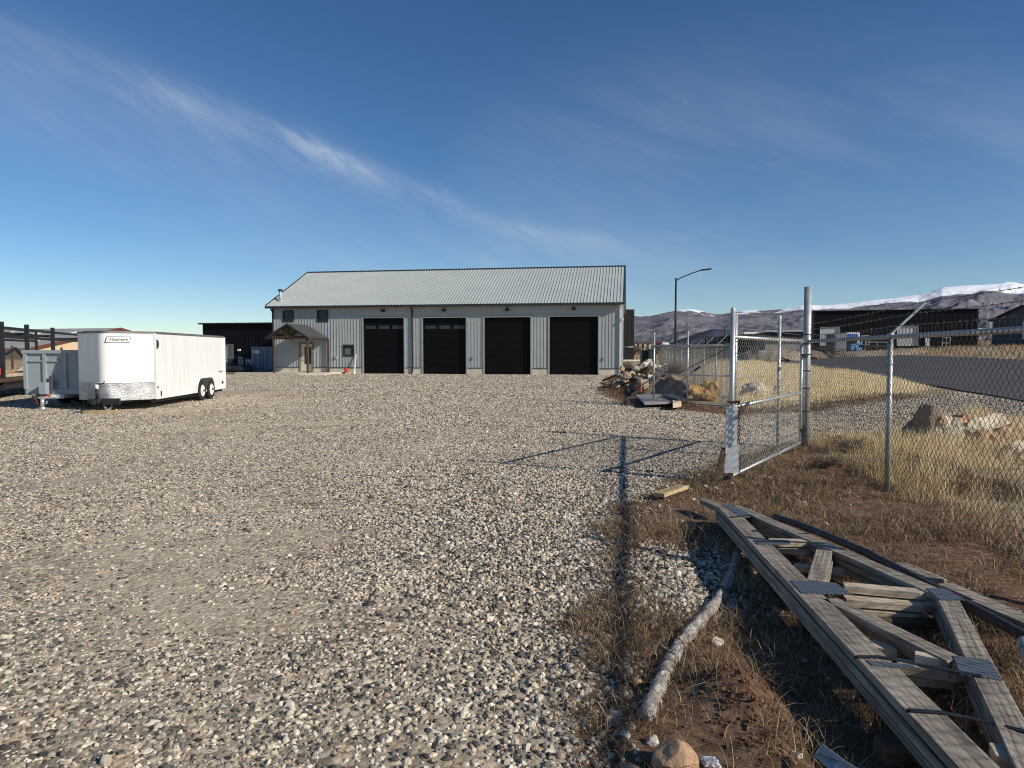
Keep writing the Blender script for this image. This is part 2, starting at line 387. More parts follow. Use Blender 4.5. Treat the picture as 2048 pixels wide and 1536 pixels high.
M['foil'] = simple('crumpled_white_plastic', (0.60, 0.64, 0.68), 0.4, 0.2, 0.4, 30, 0.6, 60)
M['white_plastic'] = simple('grey_white_plastic', (0.36, 0.36, 0.35), 0.5, 0, 0.25, 12)
M['brush'] = simple('grey_brown_twigs', (0.14, 0.11, 0.085), 0.95, 0, 0.5, 0.5)
M['bark_weeds'] = simple('dark_twigs', (0.15, 0.105, 0.075), 0.95, 0, 0.5, 6)

def plate_mat():
    m, nt, b = new_mat('nail_plate_steel')
    at = N(nt, 'ShaderNodeAttribute', attribute_name='lc')
    sx = N(nt, 'ShaderNodeSeparateXYZ'); nt.links.new(at.outputs['Vector'], sx.inputs[0])
    a = math_(nt, 'SINE', math_(nt, 'MULTIPLY', sx.outputs[0], 260.0)); c = math_(nt, 'SINE', math_(nt, 'MULTIPLY', sx.outputs[1], 430.0))
    d = math_(nt, 'MULTIPLY', a, c)
    r = ramp(nt, d, [(0.0, (0.20, 0.235, 0.26)), (0.2, (0.010, 0.010, 0.012))])
    nt.links.new(r.outputs[0], b.inputs['Base Color']); b.inputs['Metallic'].default_value = 0.35; b.inputs['Roughness'].default_value = 0.5
    return m
M['plate'] = plate_mat()
def trailer_white():
    m, nt, b = new_mat('trailer_white_skin')
    pos = N(nt, 'ShaderNodeNewGeometry').outputs['Position']
    mp = N(nt, 'ShaderNodeMapping'); mp.inputs['Scale'].default_value = (1.6, 1.6, 0.25); nt.links.new(pos, mp.inputs[0])
    n = N(nt, 'ShaderNodeTexNoise', Scale=2.0, Detail=6.0); nt.links.new(mp.outputs[0], n.inputs['Vector'])
    r = ramp(nt, n.outputs[0], [(0.3, (0.74, 0.74, 0.72)), (0.7, (0.82, 0.82, 0.81))]); nt.links.new(r.outputs[0], b.inputs['Base Color'])
    bp = N(nt, 'ShaderNodeBump', Strength=0.25, Distance=0.08); nt.links.new(n.outputs[0], bp.inputs['Height']); nt.links.new(bp.outputs[0], b.inputs['Normal'])
    b.inputs['Roughness'].default_value = 0.35
    return m
M['trailer'] = trailer_white()
def diamond_plate():
    m, nt, b = new_mat('tread_plate')
    pos = N(nt, 'ShaderNodeNewGeometry').outputs['Position']
    v = N(nt, 'ShaderNodeTexVoronoi', Scale=30.0); nt.links.new(pos, v.inputs['Vector'])
    n = N(nt, 'ShaderNodeTexNoise', Scale=3.0, Detail=4.0); nt.links.new(pos, n.inputs['Vector'])
    r = ramp(nt, n.outputs[0], [(0.35, (0.30, 0.30, 0.30)), (0.62, (0.52, 0.53, 0.54))]); nt.links.new(r.outputs[0], b.inputs['Base Color'])
    bp = N(nt, 'ShaderNodeBump', Strength=0.7, Distance=0.01); nt.links.new(v.outputs['Distance'], bp.inputs['Height']); nt.links.new(bp.outputs[0], b.inputs['Normal'])
    b.inputs['Metallic'].default_value = 0.6; b.inputs['Roughness'].default_value = 0.45
    return m
M['tread'] = diamond_plate()

# ------------------------------------------------------------------ ground
def spaced(segs):
    out = []
    for (a, b, d) in segs: out += list(np.arange(a, b, d))
    return np.array(sorted(set(np.round(out, 4))))
def grow(a, b, d0, q=1.12):
    out = []; x = a; d = d0
    while x < b: out.append(x); x += d; d *= q
    out.append(b); return out
xs = np.array(sorted([-v for v in grow(30, 5000, 0.5)] + list(np.arange(-29.7, -1, 0.35)) + list(np.arange(-1, 7, 0.08)) + list(np.arange(7, 30, 0.3)) + grow(30, 6000, 0.5)))
ys = np.array(list(np.arange(-30, 1.9, 1.0)) + list(np.arange(2, 13, 0.08)) + list(np.arange(13, 56, 0.28)) + grow(56, 7000, 0.5))
X, Y = np.meshgrid(xs, ys); Z = T(X, Y)
gd = gravel_d(X, Y)
g_att = np.clip(0.5 + gd * 1.4, 0, 1)
u_ = X - (3.07 + 0.165 * Y)
STRAW = [(5.0, 12.7), (9.3, 15.2), (14, 17.2), (22, 10), (12, 2), (4.6, 5.0), (5.0, 9)]
s_att = np.clip(0.5 + np.maximum(np.maximum(poly_sdf(X, Y, STRAW) * 0.8, np.minimum((Y - 20.5) * 0.5, 1)), (-X - 18) * 0.4), 0, 1)
s_att = np.where((Y > 19) & (X < 4.6 + 0.05 * Y) & (Y < 60) & (X > -14), s_att * 0.45, s_att)
nx, ny = len(xs), len(ys)
verts = np.stack([X.ravel(), Y.ravel(), Z.ravel()], 1)
ii = (np.arange(ny - 1)[:, None] * nx + np.arange(nx - 1)[None, :]).ravel()
quads = np.stack([ii, ii + 1, ii + nx + 1, ii + nx], 1)
qg = gd.ravel()[quads].mean(1) > 0
def submesh(q):
    used = np.unique(q); mp = np.zeros(nx * ny, np.int64); mp[used] = np.arange(len(used)); return used, mp[q]
for nm, sel in (('gravel_yard', qg), ('ground', ~qg)):
    used, q = submesh(quads[sel])
    o = np_mesh(nm, verts[used], q, M['ground'], {'g': g_att.ravel()[used], 's': s_att.ravel()[used]}, True)
    tag(o, kind='structure')

# ------------------------------------------------------------------ asphalt road draped on the ground
near_e = [(2300, 880), (2150, 835), (2048, 804), (1980, 792), (1917, 782), (1850, 770), (1789, 759), (1735, 750), (1679, 742), (1620, 734), (1560, 727), (1500, 720), (1440, 715), (1390, 712), (1340, 710.5), (1300, 709.5)]
far_e = [(2300, 731), (2150, 726), (2048, 721), (1980, 718), (1917, 715), (1850, 713), (1789, 711), (1735, 710), (1679, 709), (1620, 708), (1560, 708), (1500, 707.5), (1440, 707), (1390, 706.5), (1340, 706), (1300, 706)]
rv = []; NS = 30
for a, b in zip(near_e, far_e):
    p = GT(*a); q = GT(*b)
    for k in range(NS + 1):
        t = (k / NS) ** 1.7; x = p.x + (q.x - p.x) * t; y = p.y + (q.y - p.y) * t
        rv.append((x, y))
rv = np.array(rv); rows = len(near_e)
# refine along rows
fine = []
for i in range(rows - 1):
    for s_ in np.arange(0, 1, 0.125):
        fine.append(rv[i * (NS + 1):(i + 1) * (NS + 1)] * (1 - s_) + rv[(i + 1) * (NS + 1):(i + 2) * (NS + 1)] * s_)
fine.append(rv[(rows - 1) * (NS + 1):]); fine = np.array(fine); nr = len(fine)
fz = T(fine[..., 0], fine[..., 1]) + 0.03 + 0.0008 * fine[..., 1]
ii = (np.arange(nr - 1)[:, None] * (NS + 1) + np.arange(NS)[None, :]).ravel()
road = np_mesh('road', np.concatenate([fine.reshape(-1, 2), fz.reshape(-1, 1)], 1), np.stack([ii, ii + NS + 1, ii + NS + 2, ii + 1], 1), M['asphalt'], None, True)
tag(road, kind='structure')
ROADPOLY = [tuple(p) for p in fine[:, 0][::4]] + [tuple(p) for p in fine[:, -1][::-1][::4]]

# ------------------------------------------------------------------ loose gravel stones (geometry nodes instances)
def stones_object(name, pts, scl, rot, idx):
    me = bpy.data.meshes.new(name); me.vertices.add(len(pts)); me.vertices.foreach_set('co', pts.astype(np.float32).ravel())
    a = me.attributes.new('scl', 'FLOAT_VECTOR', 'POINT'); a.data.foreach_set('vector', scl.astype(np.float32).ravel())
    a = me.attributes.new('rot', 'FLOAT_VECTOR', 'POINT'); a.data.foreach_set('vector', rot.astype(np.float32).ravel())
    a = me.attributes.new('idx', 'INT', 'POINT'); a.data.foreach_set('value', idx.astype(np.int32))
    me.materials.append(M['pebble'])
    o = bpy.data.objects.new(name, me); COL.objects.link(o)
    ng = bpy.data.node_groups.new(name + '_nodes', 'GeometryNodeTree')
    ng.interface.new_socket('Geometry', in_out='INPUT', socket_type='NodeSocketGeometry')
    ng.interface.new_socket('Geometry', in_out='OUTPUT', socket_type='NodeSocketGeometry')
    L = ng.links.new; gi = ng.nodes.new('NodeGroupInput'); go = ng.nodes.new('NodeGroupOutput')
    join = ng.nodes.new('GeometryNodeJoinGeometry')
    for k in range(8):
        ic = ng.nodes.new('GeometryNodeMeshIcoSphere'); ic.inputs['Radius'].default_value = 1.0; ic.inputs['Subdivisions'].default_value = 3
        n = ng.nodes.new('ShaderNodeTexNoise'); n.noise_dimensions = '4D'; n.inputs['W'].default_value = k * 7.3; n.inputs['Scale'].default_value = 0.75; n.inputs['Detail'].default_value = 1.5
        v = ng.nodes.new('ShaderNodeVectorMath'); v.operation = 'SUBTRACT'; v.inputs[1].default_value = (0.5, 0.5, 0.5); L(n.outputs['Color'], v.inputs[0])
        v2 = ng.nodes.new('ShaderNodeVectorMath'); v2.operation = 'SCALE'; v2.inputs['Scale'].default_value = 1.5; L(v.outputs[0], v2.inputs[0])
        sp_ = ng.nodes.new('GeometryNodeSetPosition'); L(ic.outputs['Mesh'], sp_.inputs['Geometry']); L(v2.outputs[0], sp_.inputs['Offset'])
        sm = ng.nodes.new('GeometryNodeSetMaterial'); sm.inputs['Material'].default_value = M['pebble']; L(sp_.outputs[0], sm.inputs['Geometry'])
        ss = ng.nodes.new('GeometryNodeSetShadeSmooth'); ss.inputs['Shade Smooth'].default_value = (k % 3 != 0); L(sm.outputs[0], ss.inputs['Geometry'])
        gt = ng.nodes.new('GeometryNodeGeometryToInstance'); L(ss.outputs[0], gt.inputs[0]); L(gt.outputs[0], join.inputs[0])
    iop = ng.nodes.new('GeometryNodeInstanceOnPoints'); iop.inputs['Pick Instance'].default_value = True
    L(gi.outputs[0], iop.inputs['Points']); L(join.outputs[0], iop.inputs['Instance'])
    for nm, ty, so in (('scl', 'FLOAT_VECTOR', 'Scale'), ('rot', 'FLOAT_VECTOR', 'Rotation'), ('idx', 'INT', 'Instance Index')):
        na = ng.nodes.new('GeometryNodeInputNamedAttribute'); na.data_type = ty; na.inputs['Name'].default_value = nm
        L([s for s in na.outputs if s.enabled][0], iop.inputs[so])
    L(iop.outputs[0], go.inputs[0])
    md = o.modifiers.new('stones', 'NODES'); md.node_group = ng
    return o
def scatter(n, y0, y1, power=1.0):
    """random points in the wedge the view covers, uniform per area when power = 1"""
    y = np.sqrt(rng.uniform(y0 * y0, y1 * y1, n)); x = rng.uniform(-0.80, 0.80, n) * y
    return x, y
allp = []; alls = []
for (n, y0, y1, r0, r1) in ((95000, 1.9, 7.0, 0.006, 0.026), (120000, 7.0, 14.0, 0.009, 0.023), (120000, 14, 25, 0.014, 0.030), (110000, 25, 50, 0.020, 0.042)):
    x, y = scatter(n, y0, y1)
    gdv = gravel_d(x, y)
    bare = fbm(x * 0.55, y * 0.55, 3, 31) * 2          # patches of bare sand, worn by wheels
    lay = np.clip((x + 0.30 * y + 0.3) * 0.5, 0, 1) * np.clip((13 - y) / 6, 0.40, 1)     # left part is packed, right part loose
    keep = (gdv > rng.uniform(-0.35, 0.1, n)) & (rng.uniform(0, 1, n) < np.clip(0.78 + 0.22 * lay - np.clip(bare - 0.02, 0, 1) * 1.9 * (1.0 - lay) ** 1.2, 0.12, 1))
    x, y, lay = x[keep], y[keep], lay[keep]; m = len(x)
    r = r0 + (r1 - r0) * (rng.beta(1.3, 3.4, m) if y1 < 8 else rng.beta(1.6, 3.2, m))
    big = rng.uniform(0, 1, m) < 0.012; r = np.where(big, r * 1.7, r)
    sc = np.stack([r * rng.uniform(0.85, 1.4, m), r * rng.uniform(0.7, 1.0, m), r * rng.uniform(0.5, 0.85, m)], 1)
    z = T(x, y) + r * (-0.42 + 0.35 * lay + 0.45 * rng.uniform(0, 1, m) * (0.3 + 0.7 * lay))
    allp.append(np.stack([x, y, z], 1)); alls.append(sc)
# few stones strewn in the weeds
x, y = scatter(9000, 2.2, 12); k = (gravel_d(x, y) < 0) & (x > 0) & (x < 3.07 + .165 * y + 0.6) & (rng.uniform(0, 1, 9000) < 0.14 + 0.6 * np.exp(gravel_d(x, y) * 5))
x, y = x[k], y[k]; m = len(x); r = rng.uniform(0.006, 0.016, m)
allp.append(np.stack([x, y, T(x, y)], 1)); alls.append(np.stack([r * 1.2, r * 0.9, r * 0.7], 1))
allp = np.concatenate(allp); alls = np.concatenate(alls); m = len(allp)
rot = np.stack([rng.normal(0, 0.45, m), rng.normal(0, 0.45, m), rng.uniform(0, 6.28, m)], 1)
st = stones_object('gravel_stones', allp, alls, rot, rng.integers(0, 8, m))
tag(st, 'mixed grey tan and cream pebbles covering the yard', 'gravel', kind='stuff')

# ------------------------------------------------------------------ grass and weeds
def grass(name, x, y, h, w, lean, mat, label, cat, tint, z=None, curl=0.5):
    n = len(x); z = T(x, y) - 0.01 if z is None else z
    az = rng.uniform(0, 6.283, n); l = lean * rng.uniform(0.2, 1, n) * h
    dx, dy = np.cos(az) * l, np.sin(az) * l
    fa = rng.uniform(0, 6.283, n); wx, wy = np.cos(fa) * w * 0.5, np.sin(fa) * w * 0.5
    V = []
    for t, ww in ((0, 1.0), (0.4, 0.8), (0.75, 0.55), (1.0, 0.12)):
        bend = t ** 1.8
        cx = x + dx * bend; cy = y + dy * bend; cz = z + h * (t - curl * bend * t * (l / h) * 0.8)
        V.append(np.stack([cx - wx * ww, cy - wy * ww, cz], 1)); V.append(np.stack([cx + wx * ww, cy + wy * ww, cz], 1))
    V = np.stack(V, 1).reshape(-1, 3)
    b = np.arange(n)[:, None] * 8
    Q = np.concatenate([np.stack([b + 2 * i, b + 2 * i + 1, b + 2 * i + 3, b + 2 * i + 2], 2).reshape(-1, 4) for i in range(3)])
    o = np_mesh(name, V, Q, mat, {'t': np.repeat(tint, 8)})
    return tag(o, label, cat, kind='stuff')
def tufts(nt_, per, x, y, spread):
    cx = np.repeat(x, per); cy = np.repeat(y, per); n = len(cx)
    return cx + rng.normal(0, spread, n), cy + rng.normal(0, spread, n)
M['dry'] = blade_mat('dry_weed_blades', [(0, (0.055, 0.030, 0.018)), (0.35, (0.24, 0.15, 0.088)), (0.65, (0.48, 0.34, 0.205)), (1, (0.78, 0.64, 0.44))])
M['straw'] = blade_mat('straw_blades', [(0, (0.26, 0.175, 0.085)), (0.4, (0.56, 0.44, 0.24)), (1, (0.88, 0.75, 0.49))])
M['gold'] = blade_mat('golden_straw_blades', [(0, (0.36, 0.25, 0.12)), (0.4, (0.74, 0.58, 0.32)), (1, (1.0, 0.88, 0.60))])
# 1 low brown weeds between the yard and the fence
n = 5200; x, y = scatter(n * 6, 2.1, 12.5)
u = x - (3.07 + 0.165 * y)
k = (gravel_d(x, y) < -0.02) & (x > 0.0) & (u < 1.6)
pat = fbm(x * 1.1, y * 1.1, 3, 44)
pocket = poly_sdf(x, y, POCKET)
k &= (rng.uniform(0, 1, len(x)) < np.clip(0.55 + pat * 5.0, 0.05, 1)) & (pocket < -0.05)
k &= (np.hypot((x - MOUND.x) / 0.2, (y - MOUND.y) / 0.3) > 1)
x, y = x[k], y[k]
bx, by = tufts(len(x), 18, x, y, 0.045); n = len(bx)
grass('dry_weeds', bx, by, rng.uniform(0.03, 0.15, n) * np.clip((14 - by) / 8, 0.8, 1), rng.uniform(0.0022, 0.005, n) * np.clip(by / 5, 1, 1.8), 1.5, M['dry'], 'tangled brown dry weeds between the gravel and the fence', 'weeds', np.clip(rng.beta(0.7, 1.1, n), 0, 1))
# flat lying litter
n = 70000; x, y = scatter(n, 2.1, 14); k = (gravel_d(x, y) < 0.05) & (x > 0.0) & (x - (3.07 + 0.165 * y) < 3) & (poly_sdf(x, y, POCKET) < 0); x, y = x[k], y[k]; n = len(x)
grass('weed_litter', x, y, rng.uniform(0.015, 0.06, n), rng.uniform(0.002, 0.005, n) * np.clip(y / 5, 1, 2), 4.5, M['dry'], 'fallen stalks and litter lying on the brown soil', 'litter', np.clip(rng.beta(0.6, 1.3, n), 0, 1), curl=0.15)
# 2 sparse tufts invading the gravel
n = 2600; x, y = scatter(n * 3, 2.2, 9); gdv = gravel_d(x, y); k = (gdv > 0) & (gdv < 1.8) & (x > -1.2) & (rng.uniform(0, 1, len(x)) < 0.75 * np.exp(-gdv * 2.0) * np.clip(0.6 + 2.2 * fbm(x * 1.5, y * 1.5, 3, 91), 0, 1)); x, y = x[k], y[k]
bx, by = tufts(len(x), 12, x, y, 0.035); n = len(bx)
grass('weed_sprigs', bx, by, rng.uniform(0.02, 0.10, n), rng.uniform(0.0018, 0.0035, n), 1.3, M['dry'], 'small dry sprigs growing through the gravel edge', 'weeds', rng.beta(2, 2, n))
# 3 taller tan stalks near the camera
stalk = [(0.62, 3.9, 0.16, 60), (0.95, 3.35, 0.15, 50), (1.25, 2.75, 0.18, 70), (1.15, 3.7, 0.14, 50), (1.42, 4.3, 0.16, 50), (1.62, 4.9, 0.2, 40), (2.15, 3.3, 0.22, 70), (2.35, 3.0, 0.2, 50), (1.85, 2.8, 0.22, 40), (1.75, 2.6, 0.16, 30), (0.7, 5.4, 0.12, 60), (1.15, 6.3, 0.12, 80), (1.5, 6.6, 0.12, 70), (0.9, 2.5, 0.12, 60), (1.3, 2.45, 0.16, 60), (0.75, 4.4, 0.13, 50), (2.6, 4.6, 0.2, 50), (2.7, 5.6, 0.2, 60), (0.55, 3.0, 0.1, 40)]
for _ in range(420):
    yy_ = math.sqrt(random.uniform(2.3 ** 2, 12 ** 2)); xx_ = random.uniform(0.1, 0.85) * yy_
    if float(gravel_d(np.array([xx_]), np.array([yy_]))[0]) < -0.05 and xx_ < 3.6 + 0.165 * yy_: stalk.append((xx_, yy_, random.uniform(0.07, 0.2), random.randint(6, 22)))
bx = []; by = []; bh = []
for (sx_, sy_, hh, c_) in stalk:
    bx += list(rng.normal(sx_, 0.09, c_)); by += list(rng.normal(sy_, 0.10, c_)); bh += list(hh * rng.uniform(0.4, 1.15, c_))
n = len(bx); grass('dry_stalks', np.array(bx), np.array(by), np.array(bh), rng.uniform(0.002, 0.004, n), 1.1, M['straw'], 'pale dry stalks rising from the weeds beside the timber stack', 'dry grass', rng.beta(2, 3, n))
# 4 tall straw along and beyond the fence
n = 16000; x = rng.uniform(3.4, 14, n); y = rng.uniform(3.2, 17.5, n); u = x - (3.07 + 0.165 * y)
dens = np.clip(0.62 + 2.6 * fbm(x * 0.9, y * 0.9, 3, 71), 0.08, 1)
k = (u > 0.05) & (gravel_d(x, y) < -0.12) & (rng.uniform(0, 1, n) < dens) & (x / y < 0.85); x, y = x[k], y[k]
bx, by = tufts(len(x), 13, x, y, 0.07); n = len(bx)
u = bx - (3.07 + 0.165 * by)
hh = rng.uniform(0.18, 0.60, n) * np.clip(0.62 + u * 0.45, 0.5, 1.1) * np.clip(0.75 + 1.6 * fbm(bx * 0.8, by * 0.8, 2, 12), 0.45, 1.2)
grass('tall_dry_grass', bx, by, hh, rng.uniform(0.004, 0.008, n), 0.55, M['gold'], 'tall straw coloured grass standing outside the chain link fence', 'dry grass', np.clip(rng.beta(2.2, 2.2, n) * np.clip(0.55 + u * 0.5, 0.45, 1.15), 0, 1))
# 5 straw field between driveway and road
FIELD = [tuple(G(*p).xy) for p in ((1440, 822), (1620, 818), (1720, 806), (1800, 790), (1850, 775))] + [tuple(GT(*p).xy) for p in ((1789, 762), (1735, 752), (1679, 745), (1620, 737), (1500, 722), (1440, 718))] + [(9.5, 38), (7.6, 24)]
fx = np.array([p[0] for p in FIELD]); fy = np.array([p[1] for p in FIELD])
n = 60000; y = rng.uniform(19, 95, n); x = rng.uniform(5, 45, n); d = poly_sdf(x, y, FIELD); d = np.minimum(d, -gravel_d(x, y) - 1.7)
k = (d > -0.3) & (rng.uniform(0, 1, n) < np.clip(0.85 + 1.2 * fbm(x * 0.4, y * 0.4, 3, 81), 0.2, 1)) & (x - (3.07 + 0.165 * y) > 0.3); x, y = x[k], y[k]
bx, by = tufts(len(x), 9, x, y, 0.16); n = len(bx)
hh = rng.uniform(0.25, 0.62, n) * np.clip(0.9 + 1.3 * fbm(bx * 0.5, by * 0.5, 2, 14), 0.5, 1.3) * np.clip(np.minimum(poly_sdf(bx, by, FIELD), -gravel_d(bx, by) - 1.7) * 0.6 + 0.4, 0.25, 1)
grass('straw_field', bx, by, hh, rng.uniform(0.010, 0.022, n), 0.5, M['gold'], 'bright yellow straw field between the driveway and the road', 'dry grass', np.clip(rng.beta(4.5, 1.5, n), 0, 1))
# 6 low weeds strip round the rubble and along the driveway
n = 9000; y = rng.uniform(18, 46, n); x = rng.uniform(3, 15, n); gdv = gravel_d(x, y); k = (gdv < -0.1) & (gdv > -2.4); x, y = x[k], y[k]
bx, by = tufts(len(x), 7, x, y, 0.12); n = len(bx)
grass('driveway_weeds', bx, by, rng.uniform(0.04, 0.16, n), rng.uniform(0.008, 0.016, n), 1.2, M['dry'], 'low reddish brown weeds along the driveway edge by the rubble', 'weeds', rng.beta(1.2, 5, n))
# 7 scrub across the road and on the far flats
n = 5200; y = rng.uniform(38, 330, n); x = rng.uniform(-0.1, 0.9, n) * y
k = (poly_sdf(x, y, ROADPOLY) < -1.0) & (x - (3.07 + 0.165 * y) > 12) | ((y > 130) & (x / y > 0.15)); k &= poly_sdf(x, y, ROADPOLY) < -1
x, y = x[k], y[k]
bx, by = tufts(len(x), 14, x, y, 0.35); n = len(bx)
grass('field_scrub', bx, by, rng.uniform(0.2, 0.75, n), rng.uniform(0.03, 0.07, n) * np.clip(by / 80, 0.7, 2.4), 0.9, M['dry'], 'sparse grey brown scrub on the slope across the road', 'scrub', np.clip(rng.beta(2.6, 1.7, n), 0, 1))

# far brush line below the mountains: many small twig faces, one mass
n = 60000; Yb = rng.uniform(330, 900, n); xb = rng.uniform(0.12, 0.85, n) * Yb
cl = rng.integers(0, 900, n); cxr = rng.uniform(0.13, 0.85, 900); cyr = rng.uniform(330, 900, 900); hr = rng.uniform(1.5, 5.5, 900)
ang = rng.uniform(0, 6.28, n); rad = np.sqrt(rng.uniform(0, 1, n)) * 3.5; zz = rng.uniform(0, 1, n)
px_ = cxr[cl] * cyr[cl] + np.cos(ang) * rad * (1 - zz * 0.6); py_ = cyr[cl] + np.sin(ang) * rad; pz_ = T(px_, py_) + zz * hr[cl]
s1 = rng.normal(0, 1, (n, 3)) * 0.5; s2 = rng.normal(0, 1, (n, 3)) * 0.5; c0 = np.stack([px_, py_, pz_], 1)
V = np.stack([c0 - s1, c0 + s2, c0 + s1], 1).reshape(-1, 3)
tag(np_mesh('distant_brush', V, np.arange(n * 3).reshape(-1, 3), M['brush']), 'far grey brown brush and bare trees at the foot of the mountains', 'brush', kind='stuff')

# ------------------------------------------------------------------ mountains
def ridge_mesh(name, prof, D0, D1, mat, amp, seed, snow=False, naz=700, nr=150):
    az0, az1 = prof[0][0], prof[-1][0]
    pxs = np.linspace(az0, az1, naz); pyv = np.interp(pxs, [p[0] for p in prof], [p[1] for p in prof])
    A = (pxs - 1024) / 1400.0; top = (703 - pyv) / 1400.0 * D1
    t = np.linspace(0, 1.25, nr)
    V = np.zeros((nr, naz, 3)); S = np.zeros((nr, naz))
    for i, tt in enumerate(t):
        D = D0 + (D1 - D0) * tt
        for j in range(naz):
            a = A[j] * 6000
            rid = mn.ridged_multi_fractal((a / 900.0, D / 1500.0, seed), 0.9, 2.1, 6, 1.0, 2.0) * 0.5 - 0.5
            f2 = mn.fractal((a / 260.0, D / 420.0, seed + 9), 1.0, 2.1, 5)
            up = tt ** 1.25 if tt <= 1 else 1 - (tt - 1) * 2.0
            fade = min(1, tt * 4) * ((0.08 + 0.92 * min(1, abs(1 - tt) * 3)) if tt <= 1 else 0.5)
            z = top[j] * up + amp * (rid * 0.6 + f2 * 0.35) * fade * (top[j] / top.max())
            V[i, j] = (A[j] * D, D, z - 20 * (1 - min(1, tt * 5)))
            S[i, j] = z / top.max() + 0.22 * f2 + 0.08 * rid
    ii = (np.arange(nr - 1)[:, None] * naz + np.arange(naz - 1)[None, :]).ravel()
    return np_mesh(name, V.reshape(-1, 3), np.stack([ii, ii + 1, ii + naz + 1, ii + naz], 1), mat, {'s': S.ravel(), 'r': np.repeat(t, naz)}, True)
def mountain_mat(name, c1, c2, c3, snow):
    m, nt, b = new_mat(name)
    pos = N(nt, 'ShaderNodeNewGeometry').outputs['Position']
    def noise(sc, d=8.0, ro=0.65):
        mp = N(nt, 'ShaderNodeMapping'); mp.inputs['Scale'].default_value = (sc, sc * 0.6, sc * 3.0); nt.links.new(pos, mp.inputs[0])
        n = N(nt, 'ShaderNodeTexNoise', Scale=1.0, Detail=d, Roughness=ro); nt.links.new(mp.outputs[0], n.inputs['Vector']); return n.outputs[0]
    n1 = noise(0.0022)
    c = ramp(nt, n1, [(0.36, c1), (0.5, c2), (0.66, c3)]).outputs[0]
    n2 = noise(0.012)
    c = mixc(nt, ramp(nt, n2, [(0.42, (0, 0, 0)), (0.6, (1, 1, 1))]).outputs[0], c, c2)
    if snow:
        r_ = N(nt, 'ShaderNodeAttribute', attribute_name='s').outputs['Fac']
        f = math_(nt, 'ADD', r_, math_(nt, 'MULTIPLY', math_(nt, 'SUBTRACT', noise(0.0035, 8.0, 0.7), 0.5), 1.05))
        k = ramp(nt, f, [(0.69, (0, 0, 0)), (0.73, (1, 1, 1))]).outputs[0]
        rr = ramp(nt, N(nt, 'ShaderNodeAttribute', attribute_name='r').outputs['Fac'], [(0.70, (0, 0, 0)), (0.90, (1, 1, 1))]).outputs[0]
        k2 = ramp(nt, math_(nt, 'MULTIPLY', rr, math_(nt, 'ADD', f, 0.30)), [(0.80, (0, 0, 0)), (0.85, (1, 1, 1))]).outputs[0]
        c = mixc(nt, k2, c, (0.80, 0.84, 0.90))
    nt.links.new(c, b.inputs['Base Color']); b.inputs['Roughness'].default_value = 1.0; b.inputs['Specular IOR Level'].default_value = 0.0
    return m
M['mtn'] = mountain_mat('mountain_slopes', (0.100, 0.110, 0.150), (0.155, 0.152, 0.180), (0.26, 0.245, 0.25), True)  # distance haze put into the slopes as bluish base colours
M['foot'] = mountain_mat('foothill_slopes', (0.045, 0.052, 0.085), (0.058, 0.064, 0.095), (0.085, 0.088, 0.11), False)  # foothill colours kept bluish for the same haze
prof = [(1120, 660), (1180, 645), (1230, 634), (1268, 632), (1300, 632), (1330, 625), (1358, 619), (1375, 617), (1400, 621), (1430, 628), (1445, 628), (1470, 623), (1500, 621), (1540, 620), (1580, 616), (1600, 611), (1612, 610), (1640, 611), (1680, 608), (1710, 605), (1745, 600), (1780, 597), (1800, 594), (1835, 589), (1860, 582), (1880, 575), (1915, 572), (1950, 570), (2000, 568), (2048, 569), (2120, 573), (2250, 590), (2400, 610)]
tag(ridge_mesh('mountains', prof, 5200, 9500, M['mtn'], 210, 3.3, True, 760, 150), kind='structure')
prof2 = [(1180, 699), (1268, 697), (1330, 688), (1365, 676), (1400, 664), (1425, 657), (1450, 658), (1490, 666), (1540, 671), (1600, 678), (1700, 684), (1850, 690), (2048, 692), (2200, 698)]
tag(ridge_mesh('foothills', prof2, 3000, 4600, M['foot'], 40, 8.1, False, 300, 50), kind='structure')

# ================================================================== main building
def V3(v, z): return Vector((v[0], v[1], z))
class Facade:
    """frame along a wall: s to the right, z up, o outward (towards the camera side)"""
    def __init__(f, pl, pr):
        f.L = Vector((pl[0], pl[1], 0)); d = Vector((pr[0], pr[1], 0)) - f.L; f.len = d.length; f.e = d.normalized(); f.n = Vector((f.e.y, -f.e.x, 0))
    def at(f, s, z, o=0.0): return f.L + f.e * s + f.n * o + Vector((0, 0, z))
    def s(f, px, o=0.0):
        d = ray(px, 700); r = d.x / d.y; b = f.L + f.n * o
        return (r * b.y - b.x) / (f.e.x - r * f.e.y)
    def z(f, px, py, o=0.0):
        s = f.s(px, o); p = f.at(s, 0, o); return P(px, py, p.y).z
    def box(f, mb, s0, s1, z0, z1, o0, o1, bev=0.0):
        return mb.obox(f.at((s0 + s1) / 2, (z0 + z1) / 2, (o0 + o1) / 2), f.e, f.n, (0, 0, 1), abs(s1 - s0) / 2, abs(o1 - o0) / 2, abs(z1 - z0) / 2, bev)
